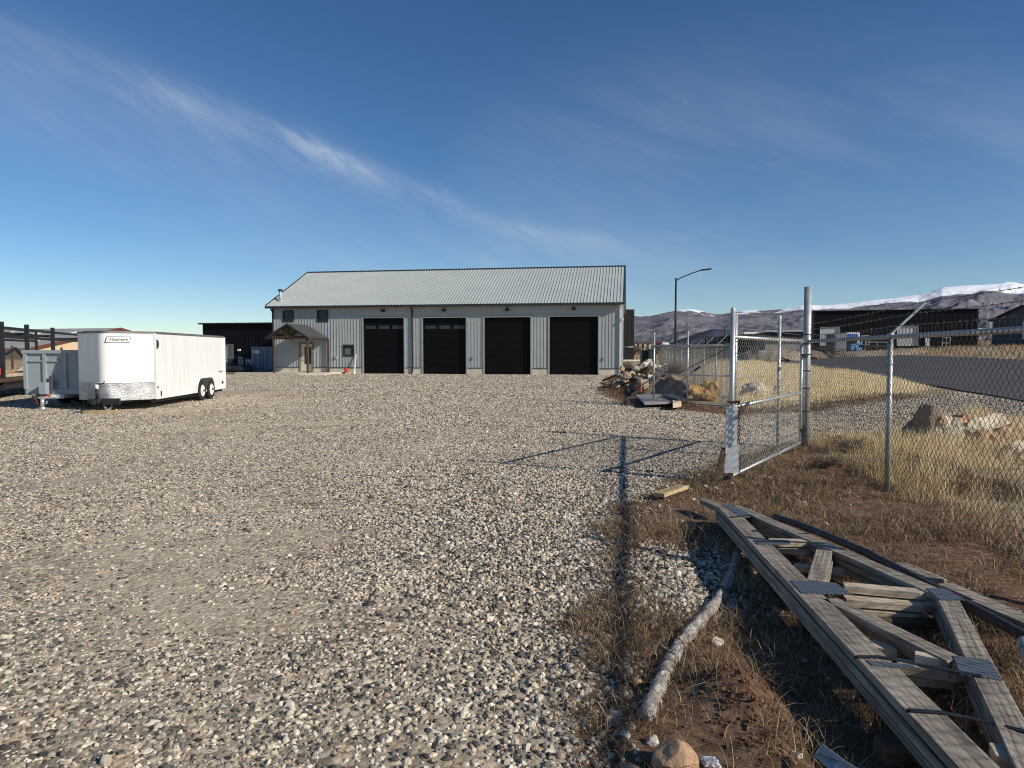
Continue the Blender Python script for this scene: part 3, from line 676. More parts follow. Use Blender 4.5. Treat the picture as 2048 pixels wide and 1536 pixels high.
def ribbed_wall(f, mb, s0, s1, z0, z1, holes, rib=0.23, thick=0.12, rw=0.035, rh=0.022):
    """panel of rectangles around the holes plus raised ribs"""
    cuts = sorted(set([s0, s1] + [h[0] for h in holes] + [h[1] for h in holes]))
    for a, b in zip(cuts[:-1], cuts[1:]):
        m = (a + b) / 2; hs = sorted([(h[2], h[3]) for h in holes if h[0] < m < h[1]]); z = z0
        for (ha, hb) in hs + [(z1, z1)]:
            if ha > z + 1e-4: f.box(mb, a, b, z, ha, -thick, 0)
            z = max(z, hb)
    s = s0 + rib / 2
    while s < s1:
        hs = sorted([(h[2], h[3]) for h in holes if h[0] - rw < s < h[1] + rw]); z = z0
        for (ha, hb) in hs + [(z1, z1)]:
            if ha > z + 0.02: f.box(mb, s - rw / 2, s + rw / 2, z + 0.002, ha - 0.002, -0.01, rh)
            z = max(z, hb)
        s += rib
pL = P(547, 745, 53.5); pR = P(1241, 750, 49.1)
B = Facade(pL, pR); LEN = B.len; WH = 5.02; HW = 6.85; RZ = 8.42; EV = 0.36
bld = empty('metal_building', B.at(0, 0, 0), 'long grey ribbed metal shop building with pale roof and four black garage doors', 'building')
STEM = 0.43
doors = [(B.s(727), B.s(808), 636), (B.s(846), B.s(932), 635.5), (B.s(969), B.s(1061), 634.5), (B.s(1099), B.s(1196), 633)]
doors = [(a, b, B.z(px_, yy)) for (a, b, yy), px_ in zip(doors, (767, 889, 1015, 1147))]
wins = []
for (x0, x1, y0, y1) in ((567, 588, 622, 643), (636, 657, 621, 643), (687, 708, 690, 712)):
    wins.append((B.s(x0), B.s(x1), B.z(x0, y1), B.z(x0, y0)))
ed = (B.s(601.5), B.s(624), 0.14, B.z(610, 688))
fw = MB(); holes = [(a, b, STEM - 0.5, t) for a, b, t in doors] + [(w[0], w[1], w[2], w[3]) for w in wins] + [(ed[0], ed[1], STEM - 0.5, ed[3])]
ribbed_wall(B, fw, 0, LEN, STEM, WH, holes)
fw.build('wall', M['wall_grey'], bld)
cuts = [0] + [v for d in sorted([(ed[0], ed[1])] + [(a, b) for a, b, t in doors]) for v in d] + [LEN]
for a, b in zip(cuts[::2], cuts[1::2]): st_ = MB(); B.box(st_, a, b, -0.3, STEM - 0.002, -0.2, 0.012); st_.build('foundation', M['concrete'], bld)
for a, b in zip(cuts[::2], cuts[1::2]): tr = MB(); B.box(tr, a + 0.11, b - 0.11, STEM - 0.001, STEM + 0.035, 0.0, 0.05); tr.build('base_trim', M['charcoal'], bld)
tr = MB(); B.box(tr, -0.03, 0.10, STEM + 0.036, WH, -0.02, 0.04); tr.build('corner_trim', M['charcoal'], bld)
ct = MB(); B.box(ct, LEN - 0.12, LEN + 0.025, 0.02, WH, -0.1, 0.045); ct.build('corner_trim', M['white_metal'], bld)
# end walls (gables)
for s_, nm in ((0.0, 'left'), (LEN, 'right')):
    g = MB(); t0 = -0.12 if s_ == 0 else 0
    a = s_ + (0 if s_ == 0 else -0.12)
    g.prism([B.at(a, STEM, -0.13), B.at(a, STEM, -2 * HW), B.at(a, WH, -2 * HW), B.at(a, RZ - 0.12, -HW), B.at(a, WH + 0.0, -0.13)], B.e * 0.12)
    k = 0.3
    while k < 2 * HW:
        zt = WH + (RZ - WH - 0.15) * (1 - abs(k - HW) / HW)
        g.obox(B.at(s_ + (-0.012 if s_ == 0 else 0.012), (STEM + zt) / 2, -k), B.n, B.e, (0, 0, 1), 0.018, 0.014, (zt - STEM) / 2); k += 0.23
    g.prism([B.at(a + 0.01, -0.3, -0.21), B.at(a + 0.01, -0.3, -2 * HW), B.at(a + 0.01, STEM - 0.003, -2 * HW), B.at(a + 0.01, STEM - 0.003, -0.21)], B.e * 0.1)
    g.build('gable_wall', M['wall_grey'], bld)
g = MB(); B.box(g, 0.13, LEN - 0.13, -0.2, WH, -2 * HW, -2 * HW + 0.12); g.build('rear_wall', M['wall_grey'], bld)
# roof
rf = MB(); S0, S1 = -0.38, LEN + 0.22
sl = math.atan2(RZ - (WH + 0.06), HW + EV); EZ = WH + 0.05
for sgn in (1, -1):
    e_ = B.at(S0, EZ, EV) if sgn == 1 else B.at(S0, EZ, -2 * HW - EV)
    r_ = B.at(S0, RZ, -HW)
    up = (r_ - e_); nrm = up.normalized().cross(B.e) * (-1 if sgn == 1 else 1)
    if nrm.z < 0: nrm = -nrm
    rf.prism([e_, r_, r_ - nrm * 0.05, e_ - nrm * 0.05], B.e * (S1 - S0))
    s_ = 0.12
    while s_ < S1 - S0:
        c = (e_ + r_) / 2 + B.e * s_ + nrm * 0.014
        rf.obox(c, up, B.e, nrm, up.length / 2, 0.022, 0.018); s_ += 0.23
rf.build('roof', M['roof_grey'], bld)
rc = MB(); rc.prism([B.at(S0, RZ - 0.07, -HW + 0.22), B.at(S0, RZ + 0.055, -HW), B.at(S0, RZ - 0.07, -HW - 0.22)], B.e * (S1 - S0)); rc.build('ridge_cap', M['charcoal'], bld)
for s_ in (S0 - 0.03, S1):
    rk = MB()
    for sgn in (1, -1):
        e_ = B.at(s_, EZ - 0.12, EV + 0.0) if sgn == 1 else B.at(s_, EZ - 0.12, -2 * HW - EV)
        r_ = B.at(s_, RZ - 0.12, -HW)
        rk.prism([e_, r_, r_ + Vector((0, 0, 0.20)), e_ + Vector((0, 0, 0.20))], B.e * 0.03)
    rk.build('rake_trim', M['charcoal'], bld)
gt = MB(); B.box(gt, S0, S1, EZ - 0.17, EZ - 0.02, EV + 0.0, EV + 0.12); B.box(gt, S0 + 0.03, S1 - 0.03, EZ - 0.14, EZ - 0.06, 0.0, EV - 0.002)
gt.build('gutter', M['charcoal'], bld)
def downspout(s, mat, side=0):
    d = MB(); d.beam(B.at(s, EZ - 0.16, EV + 0.05), B.at(s, EZ - 0.42, 0.09), 0.09, 0.07, up=B.n); d.beam(B.at(s, EZ - 0.40, 0.085), B.at(s, 0.12, 0.085), 0.09, 0.07, up=B.n)
    d.beam(B.at(s, 0.14, 0.085), B.at(s, 0.05, 0.30), 0.09, 0.07, up=B.e); d.build('downspout', mat, bld)
downspout(B.s(825), M['charcoal']); downspout(0.05, M['charcoal']); downspout(LEN - 0.03, M['white_metal'])
# garage doors
for i, (a, b, t) in enumerate(doors):
    j = MB(); B.box(j, a - 0.10, a, 0.02, t + 0.10, -0.02, 0.05); B.box(j, b, b + 0.10, 0.02, t + 0.10, -0.02, 0.05); B.box(j, a, b, t, t + 0.10, -0.02, 0.05)
    j.build('door_frame', M['trim_grey'], bld)
    j = MB(); B.box(j, a, a + 0.012, 0.0, t, -0.22, -0.001); B.box(j, b - 0.012, b, 0.0, t, -0.22, -0.001); B.box(j, a, b, t - 0.012, t, -0.22, -0.001); j.build('door_reveal', M['charcoal'], bld)
    d = MB(); n_ = 7; hh = (t - 0.02) / n_
    for k in range(n_):
        B.box(d, a + 0.013, b - 0.013, 0.03 + k * hh, 0.03 + (k + 1) * hh - 0.012, -0.24, -0.15)
        if k < n_ - 1:
            for c in range(4):
                w = (b - a) / 4; B.box(d, a + w * c + 0.10, a + w * (c + 1) - 0.10, 0.03 + k * hh + 0.10, 0.03 + (k + 1) * hh - 0.11, -0.152, -0.142)
    do = d.build('garage_door', M['door_black'], bld)
    for c in range(3):
        w = (b - a) / 3; p = MB(); B.box(p, a + w * c + 0.12, a + w * (c + 1) - 0.12, t - 0.80, t - 0.56, -0.151, -0.138)
        p.build('pane', M['glass_teal'] if i < 2 else M['door_black'], do)
    lt = MB(); m = (a + b) / 2; z = t + 0.42 + 0.02
    lt.prism([B.at(m - 0.12, z, 0.03), B.at(m - 0.12, z + 0.2, 0.03), B.at(m - 0.12, z + 0.2, 0.3), B.at(m - 0.12, z + 0.08, 0.3)], B.e * 0.24); lo = lt.build('wall_light', M['charcoal'], bld)
    ln = MB(); B.box(ln, m - 0.09, m + 0.09, z - 0.035, z - 0.002, 0.08, 0.26); ln.build('lens', M['trim_grey'], lo)
for w in wins:
    f_ = MB(); e = 0.06
    B.box(f_, w[0] - 0.02, w[1] + 0.02, w[3] - e, w[3] + 0.03, -0.1, 0.055); B.box(f_, w[0] - 0.02, w[1] + 0.02, w[2] - 0.03, w[2] + e, -0.1, 0.055)
    B.box(f_, w[0] - 0.02, w[0] + e, w[2] + e, w[3] - e, -0.1, 0.055); B.box(f_, w[1] - e, w[1] + 0.02, w[2] + e, w[3] - e, -0.1, 0.055)
    wo = f_.build('window', M['charcoal'], bld)
    p = MB(); B.box(p, w[0] + e, w[1] - e, w[2] + e, w[3] - e, -0.06, -0.03); p.build('pane', M['glass_teal'], wo)
p = MB(); w = wins[2]; B.box(p, w[0] + 0.1, w[1] - 0.28, w[2] + 0.1, w[3] - 0.28, -0.028, -0.02); p.build('window_blind', simple('blind_olive', (0.16, 0.16, 0.11), 0.8), bld)
# entry door
f_ = MB(); B.box(f_, ed[0] - 0.12, ed[0], 0.13, ed[3] + 0.1, -0.02, 0.05); B.box(f_, ed[1], ed[1] + 0.12, 0.13, ed[3] + 0.1, -0.02, 0.05); B.box(f_, ed[0], ed[1], ed[3], ed[3] + 0.1, -0.02, 0.05)
f_.build('door_frame', simple('brown_frame', (0.22, 0.16, 0.12), 0.6), bld)
d = MB(); m0, m1 = ed[0] + 0.02, ed[1] - 0.02; B.box(d, m0, m1, 0.15, ed[3] - 0.01, -0.10, -0.04); do = d.build('entry_door', M['cream'], bld)
g_ = MB(); w_ = m1 - m0; B.box(g_, m0 + w_ * 0.30, m0 + w_ * 0.92, 1.05 - 0.35, ed[3] - 0.22, -0.039, -0.03); g_.build('glass', M['glass_teal'], do)
g_ = MB(); g_.tube([B.at(m0 + 0.13, 0.98, -0.04), B.at(m0 + 0.13, 0.98, 0.02)], 0.03); g_.build('handle', M['charcoal'], do); g_ = MB(); g_.tube([B.at(m0 + 0.13, 1.12, -0.04), B.at(m0 + 0.13, 1.12, 0.0)], 0.025); g_.build('lock', M['charcoal'], do)
# vent pipe on the roof
vp = B.at(B.s(564, EV - 1.3), 0, EV - 1.2); zr = EZ + (RZ - EZ) * (1.2 / (HW + EV)); vp.z = zr
v = MB(); v.disc_lathe(vp + Vector((0, 0, -0.1)), (0, 0, 1), [(0, 0.34), (0.08, 0.30), (0.22, 0.13), (0.75, 0.12)], 16); vo_ = v.build('flue', M['galv'], bld)
v = MB(); v.disc_lathe(vp + Vector((0, 0, 0.66)), (0, 0, 1), [(0, 0.17), (0.16, 0.17), (0.17, 0.05)], 16); v.build('cap', M['charcoal'], vo_)
for px_, py_ in ((672, 715), (946, 716), (1208, 717)):
    s_ = B.s(px_); z_ = B.z(px_, py_); q = MB(); B.box(q, s_ - 0.06, s_ + 0.06, z_ - 0.11, z_ + 0.11, 0.03, 0.10, 0.01); q.build('outlet_box', M['trim_grey'], bld)
q = MB(); s_ = B.s(1243); q.tube([B.at(LEN, 3.95, 0.05), B.at(LEN + 0.12, 3.88, 0.18), B.at(LEN + 0.12, 3.78, 0.22)], 0.06); q.build('corner_light', M['white_metal'], bld)
# porch
PO = 3.2
def ps(px, o): return B.s(px, o)
sa = ps(575, PO); sl_ = ps(532, PO); sr_ = ps(619, PO)
ap = B.z(575, 647, PO); ev = B.z(575, 675, PO)
hw_ = (sr_ - sl_) / 2; sa = (sl_ + sr_) / 2
pr_ = MB()
for sg, se in ((-1, sl_), (1, sr_)):
    pr_.prism([B.at(se, ev, PO + 0.1), B.at(sa, ap, PO + 0.1), B.at(sa, ap - 0.09, PO + 0.1), B.at(se, ev - 0.09, PO + 0.1)], B.n * -(PO + 0.07))
pr_.build('porch_roof', M['shingle'], bld)
fa = MB()
for se in (sl_, sr_): fa.prism([B.at(se, ev - 0.12, PO + 0.10), B.at(sa, ap - 0.12, PO + 0.10), B.at(sa, ap + 0.01, PO + 0.10), B.at(se, ev + 0.01, PO + 0.10)], B.n * 0.04)
fa.beam(B.at(sr_, ev - 0.07, PO + 0.1), B.at(sr_, ev - 0.07, 0.05), 0.04, 0.12)
fa.build('porch_fascia', M['charcoal'], bld)
pt = MB(); zb = ev + 0.02
pl_, prr = sl_ + 0.5, sr_ - 0.15
pt.beam(B.at(pl_ - 0.1, zb, PO - 0.1), B.at(prr + 0.02, zb, PO - 0.1), 0.14, 0.16)
pt.beam(B.at(sa, zb, PO - 0.1), B.at(sa, ap - 0.15, PO - 0.1), 0.13, 0.13, up=B.n)
for sg in (-1, 1):
    pt.beam(B.at(sa, ap - 0.18, PO - 0.1), B.at(sa + sg * (hw_ - 0.35), zb + 0.1, PO - 0.1), 0.13, 0.13)
    pt.beam(B.at(sa, zb + 0.08, PO - 0.1), B.at(sa + sg * hw_ * 0.45, zb + 0.50, PO - 0.1), 0.11, 0.11)
pt.build('porch_truss', M['timber'], bld)
for s_ in (pl_, prr): bm_ = MB(); bm_.beam(B.at(s_, zb, PO - 0.17), B.at(s_, zb, 0.06), 0.14, 0.16); bm_.build('porch_beam', M['timber'], bld)
postmat = simple('brown_post', (0.075, 0.055, 0.045), 0.6)
for (s_, o_) in ((ps(548, PO - 0.1), PO - 0.1), (ps(615, PO - 0.1), PO - 0.1), (B.s(656.5, 0.15), 0.16)):
    q = MB(); q.beam(B.at(s_, 0.1, o_), B.at(s_, zb - 0.08 if o_ > 1 else ev - 0.08, o_), 0.13, 0.13, up=B.n); q.build('porch_post', postmat, bld)
# concrete apron at the entry
ap_ = MB()
pts = [B.at(-0.9, 0, 0.015), B.at(ps(700, 0.0), 0, 0.015), B.at(ps(700, 0) - 1.0, 0, 1.2), B.at(ps(660, 3), 0, 3.3), B.at(ps(600, 3.6), 0, 3.9), B.at(-1.0, 0, 3.7), B.at(-1.7, 0, 2.2)]
ap_.prism([p + Vector((0, 0, -0.2)) for p in pts], Vector((0, 0, 0.31)))
tag(ap_.build('concrete_apron', M['slab']), kind='structure')

# leaning pole, bucket
bk = empty('bucket', B.at(B.s(692, 0.5), 0.0, 0.5), 'small red plastic bucket standing by the grey wall under the low window', 'bucket')
c = B.at(B.s(692, 0.5), 0.06, 0.5); v = MB(); v.disc_lathe(c, (0, 0, 1), [(0, 0.13), (0.33, 0.16), (0.34, 0.165), (0.36, 0.165), (0.36, 0.15), (0.06, 0.12)], 20); v.build('pail', M['red'], bk)
v = MB(); v.tube([c + B.e * (0.165 * math.cos(a)) + B.n * 0.16 * abs(math.sin(a)) * 0.6 + Vector((0, 0, 0.33 - 0.10 * math.sin(a))) for a in np.linspace(0, math.pi, 9)], 0.006, 5); v.build('handle', M['charcoal'], bk)
lp = MB(); lp.beam(B.at(B.s(708, 0.45), 0.02, 0.45), B.at(B.s(712, 0.05), B.z(712, 709), 0.07), 0.10, 0.035, up=B.n)
lp.disc_lathe(B.at(B.s(708, 0.45), 0.0, 0.45), (0, 0, 1), [(0, 0.10), (0.05, 0.10), (0.28, 0.05)], 10)
tag(lp.build('leaning_pole', M['white_metal']), 'white pole leaning on the grey wall beside the red bucket', 'pole')

# ================================================================== black building behind, left
def block_building(root, f, zt, depth, mat, zb=-0.3, overh=0.3, ribs=0.6):
    w = MB(); f.box(w, 0, f.len, zb, zt, -depth, 0)
    s_ = ribs / 2
    while s_ < f.len and ribs: f.box(w, s_ - 0.02, s_ + 0.02, zb + 0.05, zt - 0.02, -0.01, 0.03); s_ += ribs
    w.build('wall', mat, root)
    r = MB(); f.box(r, -overh, f.len + overh, zt, zt + 0.14, -depth - overh, overh); r.build('roof', M['black_paint'], root)
f2 = Facade(P(407, 738, 69).xy, P(600, 738, 67).xy)
bb = empty('black_building', f2.at(0, 0, 0), 'low black ribbed metal building behind the left corner of the grey shop', 'building')
block_building(bb, f2, P(410, 649, 69).z, 9, M['navy_panel'], ribs=0.4)
dd = MB(); sA, sB = f2.s(440), f2.s(458); f2.box(dd, sA, sB, 0, f2.z(450, 691), 0.035, 0.09); dj = dd.build('roller_door', simple('pale_grey_door', (0.36, 0.37, 0.36), 0.6), bb)
dd = MB(); f2.box(dd, sB, sB + 0.5, 0, f2.z(450, 688), 0.035, 0.12); f2.box(dd, sA, sB, f2.z(450, 691), f2.z(450, 688), 0.035, 0.12); dd.build('door_frame', simple('grey_frame_dark', (0.13, 0.135, 0.135), 0.6), bb)
dd = MB(); f2.box(dd, f2.s(477), f2.s(482), f2.z(480, 702), f2.z(480, 698), 0.035, 0.2); dd.build('wall_light', M['white_metal'], bb)
# white cabinet and meter boxes standing in front of it
for (nm, x0, x1, y0, y1, Y_, lb, ca, gr) in (('utility_cabinet', 476, 484.5, 714, 736, 62, 'narrow white cabinet standing before the black building', 'cabinet', None),
                                      ('meter_box', 490, 495, 717.5, 724, 63, 'small white meter box left of the pair by the container', 'meter box', None),
                                      ('meter_box', 497, 503, 719, 727, 61, 'grey meter box on a post right beside the container', 'meter box', None)):
    a = P(x0, y0, Y_); b = P(x1, y1, Y_); q = MB(); q.box(a.x, b.x, Y_, Y_ + 0.3, b.z if nm == 'meter_box' else 0.0, a.z, 0.02)
    e = empty(nm, ((a.x + b.x) / 2, Y_, 0), lb, ca); q.build('case', M['white_metal'], e)
    q = MB(); q.box(a.x + 0.04, b.x - 0.04, Y_ - 0.02, Y_ - 0.002, (b.z if nm == 'meter_box' else 0.1) + 0.03, a.z - 0.05); q.build('door', M['trim_grey'], e)
    if nm == 'meter_box': q = MB(); m = (a.x + b.x) / 2; q.box(m - 0.05, m + 0.05, Y_ + 0.05, Y_ + 0.15, 0, b.z - 0.001); q.build('post', M['galv'], e)
# black drainage pipes on the ground behind the white trailer
for i, (x0, x1, y0, Y_) in enumerate(((446, 500, 741, 57), (448, 506, 744, 55.5), (462, 502, 738.5, 59))):
    a = P(x0, y0, Y_); b = P(x1, y0, Y_); q = MB(); q.tube([Vector((a.x + (b.x - a.x) * t, Y_ + 0.3 * math.sin(5 * t + i), 0.26)) for t in np.linspace(0, 1, 14)], 0.28, 10)
    tag(q.build('drain_pipe', M['pipe_black']), ['middle', 'nearest', 'farthest'][i] + ' of three black pipes lying behind the white trailer', 'pipe')
q = MB(); a = P(463, 735, 56); b = P(471, 735, 56); c = (a + b) / 2; c.z = 0.56
q.disc_lathe(c + Vector((0, -0.15, 0)), (0, 1, 0), [(0, 0.18), (0.02, 0.24), (0.1, 0.26), (0.2, 0.24), (0.22, 0.18)], 18); c2 = c + Vector((0, 0, 0)); q.tube([c + Vector((-0.1, 0, 0.22)), c + Vector((0, 0, 0.40)), c + Vector((0.1, 0, 0.22))], 0.03, 6)
tag(q.build('pipe_fitting', M['black_paint']), 'round black fitting with a lifting loop on the pipes', 'fitting')
# container
fc = Facade(P(503, 745, 57.5).xy, P(552, 745, 57.2).xy)
cn = empty('shipping_container', fc.at(0, 0, 0), 'slate blue shipping container with closed doors left of the grey building', 'container')
zc = P(510, 693.5, 57.5).z; q = MB(); fc.box(q, 0, fc.len, 0.1, zc, -6, 0); q.build('body', M['cont'], cn)
for k in range(2):
    h = fc.len / 2; q = MB(); fc.box(q, h * k + 0.06, h * (k + 1) - 0.02, 0.22, zc - 0.12, 0.002, 0.05); dO = q.build('door', M['cont'], cn)
    q = MB()
    for t in (0.3, 0.75): s_ = h * k + h * t; q.tube([fc.at(s_, 0.18, 0.09), fc.at(s_, zc - 0.1, 0.09)], 0.025, 6)
    for zz in (0.7, 1.1): fc.box(q, h * k + 0.15, h * (k + 1) - 0.15, zz, zz + 0.05, 0.052, 0.07)
    q.build('lock_bar', M['cont'], dO)
q = MB(); fc.box(q, 0.18, 0.75, zc - 0.55, zc - 0.28, 0.052, 0.062); q.build('sign', M['white_metal'], cn)

# wire fence line behind the trailer, green post fence
wf = empty('wire_fence', P(455, 738, 60), 'low green wire fence between the trailer and the container', 'fence')
a = P(430, 719, 60); b = P(507, 719, 60)
q = MB()
for zz in (0.5, 0.98): q.tube([Vector((a.x, 60, zz)), Vector((b.x, 60, zz))], 0.02, 5)
q.build('rail', M['green_box'], wf)
for t in np.linspace(0, 1, 4):
    q = MB(); q.tube([Vector((a.x + (b.x - a.x) * t, 60.05, 0)), Vector((a.x + (b.x - a.x) * t, 60.05, 1.05))], 0.03, 6); q.build('post', M['green_box'], wf)

# ================================================================== black building visible right of the shop
f3 = Facade(P(1180, 722, 119).xy, P(1268, 722, 121).xy)
b3 = empty('black_building', f3.at(0, 0, 0), 'tall plain black building showing right of the grey shop', 'building')
block_building(b3, f3, P(1268, 620.5, 121).z, 20, M['navy_panel'], overh=0.05, ribs=0.8)
q = MB(); f3.box(q, 0, f3.len + 2, -0.2, 0.25, 0.04, 0.9); q.build('curb', M['concrete'], b3)
gf = empty('wire_fence', P(1243, 724, 88), 'thin wire fence piece beside the white corner of the shop', 'fence')
q = MB(); a = P(1242, 694, 88); b = P(1268, 694, 88); q.tube([a, b], 0.05, 6); q.build('rail', M['galv'], gf)
for t in (0.05,): q = MB(); p = a.lerp(b, t); q.tube([Vector((p.x, p.y, 0)), p + Vector((0, 0, 0.2))], 0.07, 6); q.build('post', M['galv'], gf)

# ================================================================== tan building, far left
tz = 5.0; apx = P(235, 656, 99.8); rid = Vector((-14, 4.2, 0)).normalized(); prp = Vector((-4.2, -14, 0)).normalized()
A0 = Vector((apx.x, apx.y, 0)); LR = 62; WG = 13.0; EZt = 2.15
tb = empty('tan_building', A0, 'long tan building with grey metal roof and peach gable at the far left', 'building')
q = MB(); q.prism([A0 + prp * WG, A0 - prp * WG, A0 - prp * WG + Vector((0, 0, EZt)), A0 + Vector((0, 0, tz - 0.12)), A0 + prp * WG + Vector((0, 0, EZt))], rid * LR); q.build('wall', M['tan_paint'], tb)
q = MB()
for sg in (1, -1):
    e_ = A0 + prp * (WG + 0.5) * sg + Vector((0, 0, EZt - 0.05)) - rid * 0.5; r_ = A0 + Vector((0, 0, tz)) - rid * 0.5
    q.prism([e_, r_, r_ + Vector((0, 0, -0.1)), e_ + Vector((0, 0, -0.1))], rid * (LR + 1))
q.build('roof', M['farroof'], tb)
q = MB()
for sg in (1, -1):
    e_ = A0 + prp * (WG + 0.5) * sg + Vector((0, 0, EZt - 0.05)) - rid * 0.55; r_ = A0 + Vector((0, 0, tz)) - rid * 0.55
    q.prism([e_ + Vector((0, 0, -0.22)), r_ + Vector((0, 0, -0.22)), r_ + Vector((0, 0, 0.06)), e_ + Vector((0, 0, 0.06))], rid * 0.04)
q.build('rake_trim', M['maroon'], tb)
upv = (A0 + Vector((0, 0, tz))) - (A0 + prp * (WG + 0.5) + Vector((0, 0, EZt - 0.05))); nn = Vector((0, 0, 1)) - upv.normalized() * upv.normalized().z; nn.normalize()
for i in range(9):
    for t in (0.30, 0.72):
        c = A0 + prp * (WG + 0.5) + Vector((0, 0, EZt - 0.05)) + upv * t + rid * (4 + i * 6.2) + nn * 0.06
        q = MB(); q.obox(c, upv, rid, nn, 1.3, 0.30, 0.03); q.build('skylight', M['skylight'], tb)

# ================================================================== trailers
SUNV = Vector((1.62, -0.72, 1.0)).normalized()
d_ = Vector((-0.08, 0.9968, 0)); lft = Vector((-0.9968, -0.08, 0)); C0 = Vector(P(312, 797, 20.05)); C0.z = 0
TB, TT, TL, TW, NO = 0.30, 2.17, 6.0, 2.1, 0.86
wt = empty('enclosed_trailer', C0 + lft * TW / 2, 'white enclosed cargo trailer with rounded v nose and twin wheels', 'trailer')
def outline(ins=0.0, rear=True):
    cen = lft * TW / 2; pts = [C0 + lft * ins]
    apex = C0 + cen - d_ * (NO - ins)
    r0 = C0 + lft * ins; l0 = C0 + lft * (TW - ins)
    k = 0.82
    a1 = r0.lerp(apex, k); a2 = l0.lerp(apex, k)
    out = [r0]
    for t in np.linspace(0, 1, 9): out.append(a1 * (1 - t) ** 2 + apex * 2 * t * (1 - t) + a2 * t * t)
    out.append(l0)
    return out
def trailer_prism(mb, z0, z1, ins=0.0, L=TL):
    o = outline(ins); ring = o + [C0 + lft * (TW - ins) + d_ * L, C0 + lft * ins + d_ * L]
    n = len(ring); vs = [V3(p, z0) for p in ring] + [V3(p, z1) for p in ring]
    mb.add(vs, [tuple(range(n - 1, -1, -1)), tuple(range(n, 2 * n))]); mb.add(vs, [(i, (i + 1) % n, n + (i + 1) % n, n + i) for i in range(n)])
q = MB(); trailer_prism(q, TB, TT); body = q.build('body', M['trailer'], wt)
q = MB(); trailer_prism(q, TT - 0.015, TT + 0.05, -0.012, TL + 0.01); q.build('roof_trim', simple('dull_grey_trim', (0.16, 0.165, 0.165), 0.5, 0.3), wt)
q = MB(); o = outline(-0.006); n = len(o)
q.add([V3(p, TB - 0.01) for p in o] + [V3(p, 0.78) for p in o], [(i, i + 1, n + i + 1, n + i) for i in range(n - 1)]); q.build('stone_guard', M['tread'], wt)
q = MB(); o2 = outline(-0.012); q.tube([V3(p, 0.785) for p in o2], 0.012, 5); q.build('guard_trim', M['white_metal'], wt)
q = MB(); q.beam(V3(C0 - lft * 0.01 - d_ * 0.0, TB), V3(C0 - lft * 0.01, TT), 0.05, 0.05, up=d_); q.build('corner_post', M['white_metal'], wt); q = MB(); q.beam(V3(C0 + d_ * TL - lft * 0.01, TB), V3(C0 + d_ * TL - lft * 0.01, TT), 0.06, 0.05, up=d_); q.build('corner_post', M['white_metal'], wt)
q = MB(); q.beam(V3(C0 - lft * 0.004, TB + 0.03), V3(C0 + d_ * TL - lft * 0.004, TB + 0.03), 0.02, 0.10); q.build('bottom_rail', M['white_metal'], wt)
# wheel arch cut look: flat fender above the tyres
wy = [1.177 * 20.05, 1.177 * 20.05 + 0.86]; wpos = [C0 + d_ * ((y - C0.y) / d_.y) for y in wy]
def wheel_pair(side):
    off = -lft * 0.02 if side == 0 else lft * (TW + 0.02); outw = -lft if side == 0 else lft
    for wp in wpos:
        c = V3(wp + off, 0.335) + outw * 0.02
        q = MB(); q.disc_lathe(c - outw * 0.19, outw, [(0, 0.19), (0.0, 0.29), (0.03, 0.33), (0.19, 0.335), (0.215, 0.30), (0.215, 0.20), (0.16, 0.19)], 28); w = q.build('wheel', M['rubber'], wt)
        q = MB(); q.disc_lathe(c - outw * 0.02, outw, [(0, 0.195), (0.045, 0.195), (0.05, 0.175), (0.02, 0.15), (0.015, 0.07), (0.05, 0.06), (0.07, 0.045)], 24); q.build('rim', M['white_metal'], w)
        q = MB(); q.disc_lathe(c + outw * 0.045, outw, [(0, 0.045), (0.03, 0.04)], 12); q.build('hub_cap', M['charcoal'], w)
wheel_pair(0); wheel_pair(1)
def arch(z_add, r, o0, o1, name, mat, fill=True):
    q = MB(); a = wpos[0]; b = wpos[1]; off = -lft
    pts = []
    for t in np.linspace(math.pi, math.pi / 2 - 0.12, 9): pts.append((a, t))
    for t in np.linspace(math.pi / 2 + 0.12, 0, 9): pts.append((b, t))
    ring = [V3(c + d_ * (-math.cos(math.pi - t)) * -r if False else c + d_ * math.cos(t) * r, 0.335 + math.sin(t) * r) for c, t in pts]
    return ring
ring = arch(0, 0.43, 0, 0, '', None)
q = MB(); q.prism([p - lft * 0.004 for p in ring], -lft * 0.022); q.build('wheel_well', simple('fender_grey', (0.045, 0.047, 0.05), 0.6), wt)
q = MB(); q.tube([p - lft * 0.03 for p in ring], 0.022, 6); q.build('fender_trim', M['white_metal'], wt)
# chassis, tongue, coupler, jack, chain
q = MB(); cen = C0 + lft * TW / 2; apex = cen - d_ * NO; tip = cen - d_ * (NO + 0.42)
for sg in (0.45, -0.45): q.beam(V3(cen + lft * sg * 1.3 + d_ * 0.6, TB - 0.06), V3(tip + lft * sg * 0.1, TB - 0.03), 0.07, 0.10)
for sg in (0.12, TW - 0.12): q.beam(V3(C0 + lft * sg, TB - 0.06), V3(C0 + lft * sg + d_ * TL, TB - 0.06), 0.06, 0.11)
q.build('chassis', M['black_paint'], wt)
q = MB(); q.beam(V3(tip + d_ * 0.3, TB + 0.02), V3(tip - d_ * 0.10, TB + 0.02), 0.30, 0.12, bev=0.015); q.disc_lathe(V3(tip - d_ * 0.10, TB - 0.06), (0, 0, 1), [(0, 0.07), (0.1, 0.08), (0.13, 0.05)], 14)
q.beam(V3(tip + d_ * 0.1 - lft * 0.15, TB), V3(tip + d_ * 0.15 - lft * 0.58, TB), 0.12, 0.17, bev=0.01); q.build('coupler', M['black_paint'], wt)
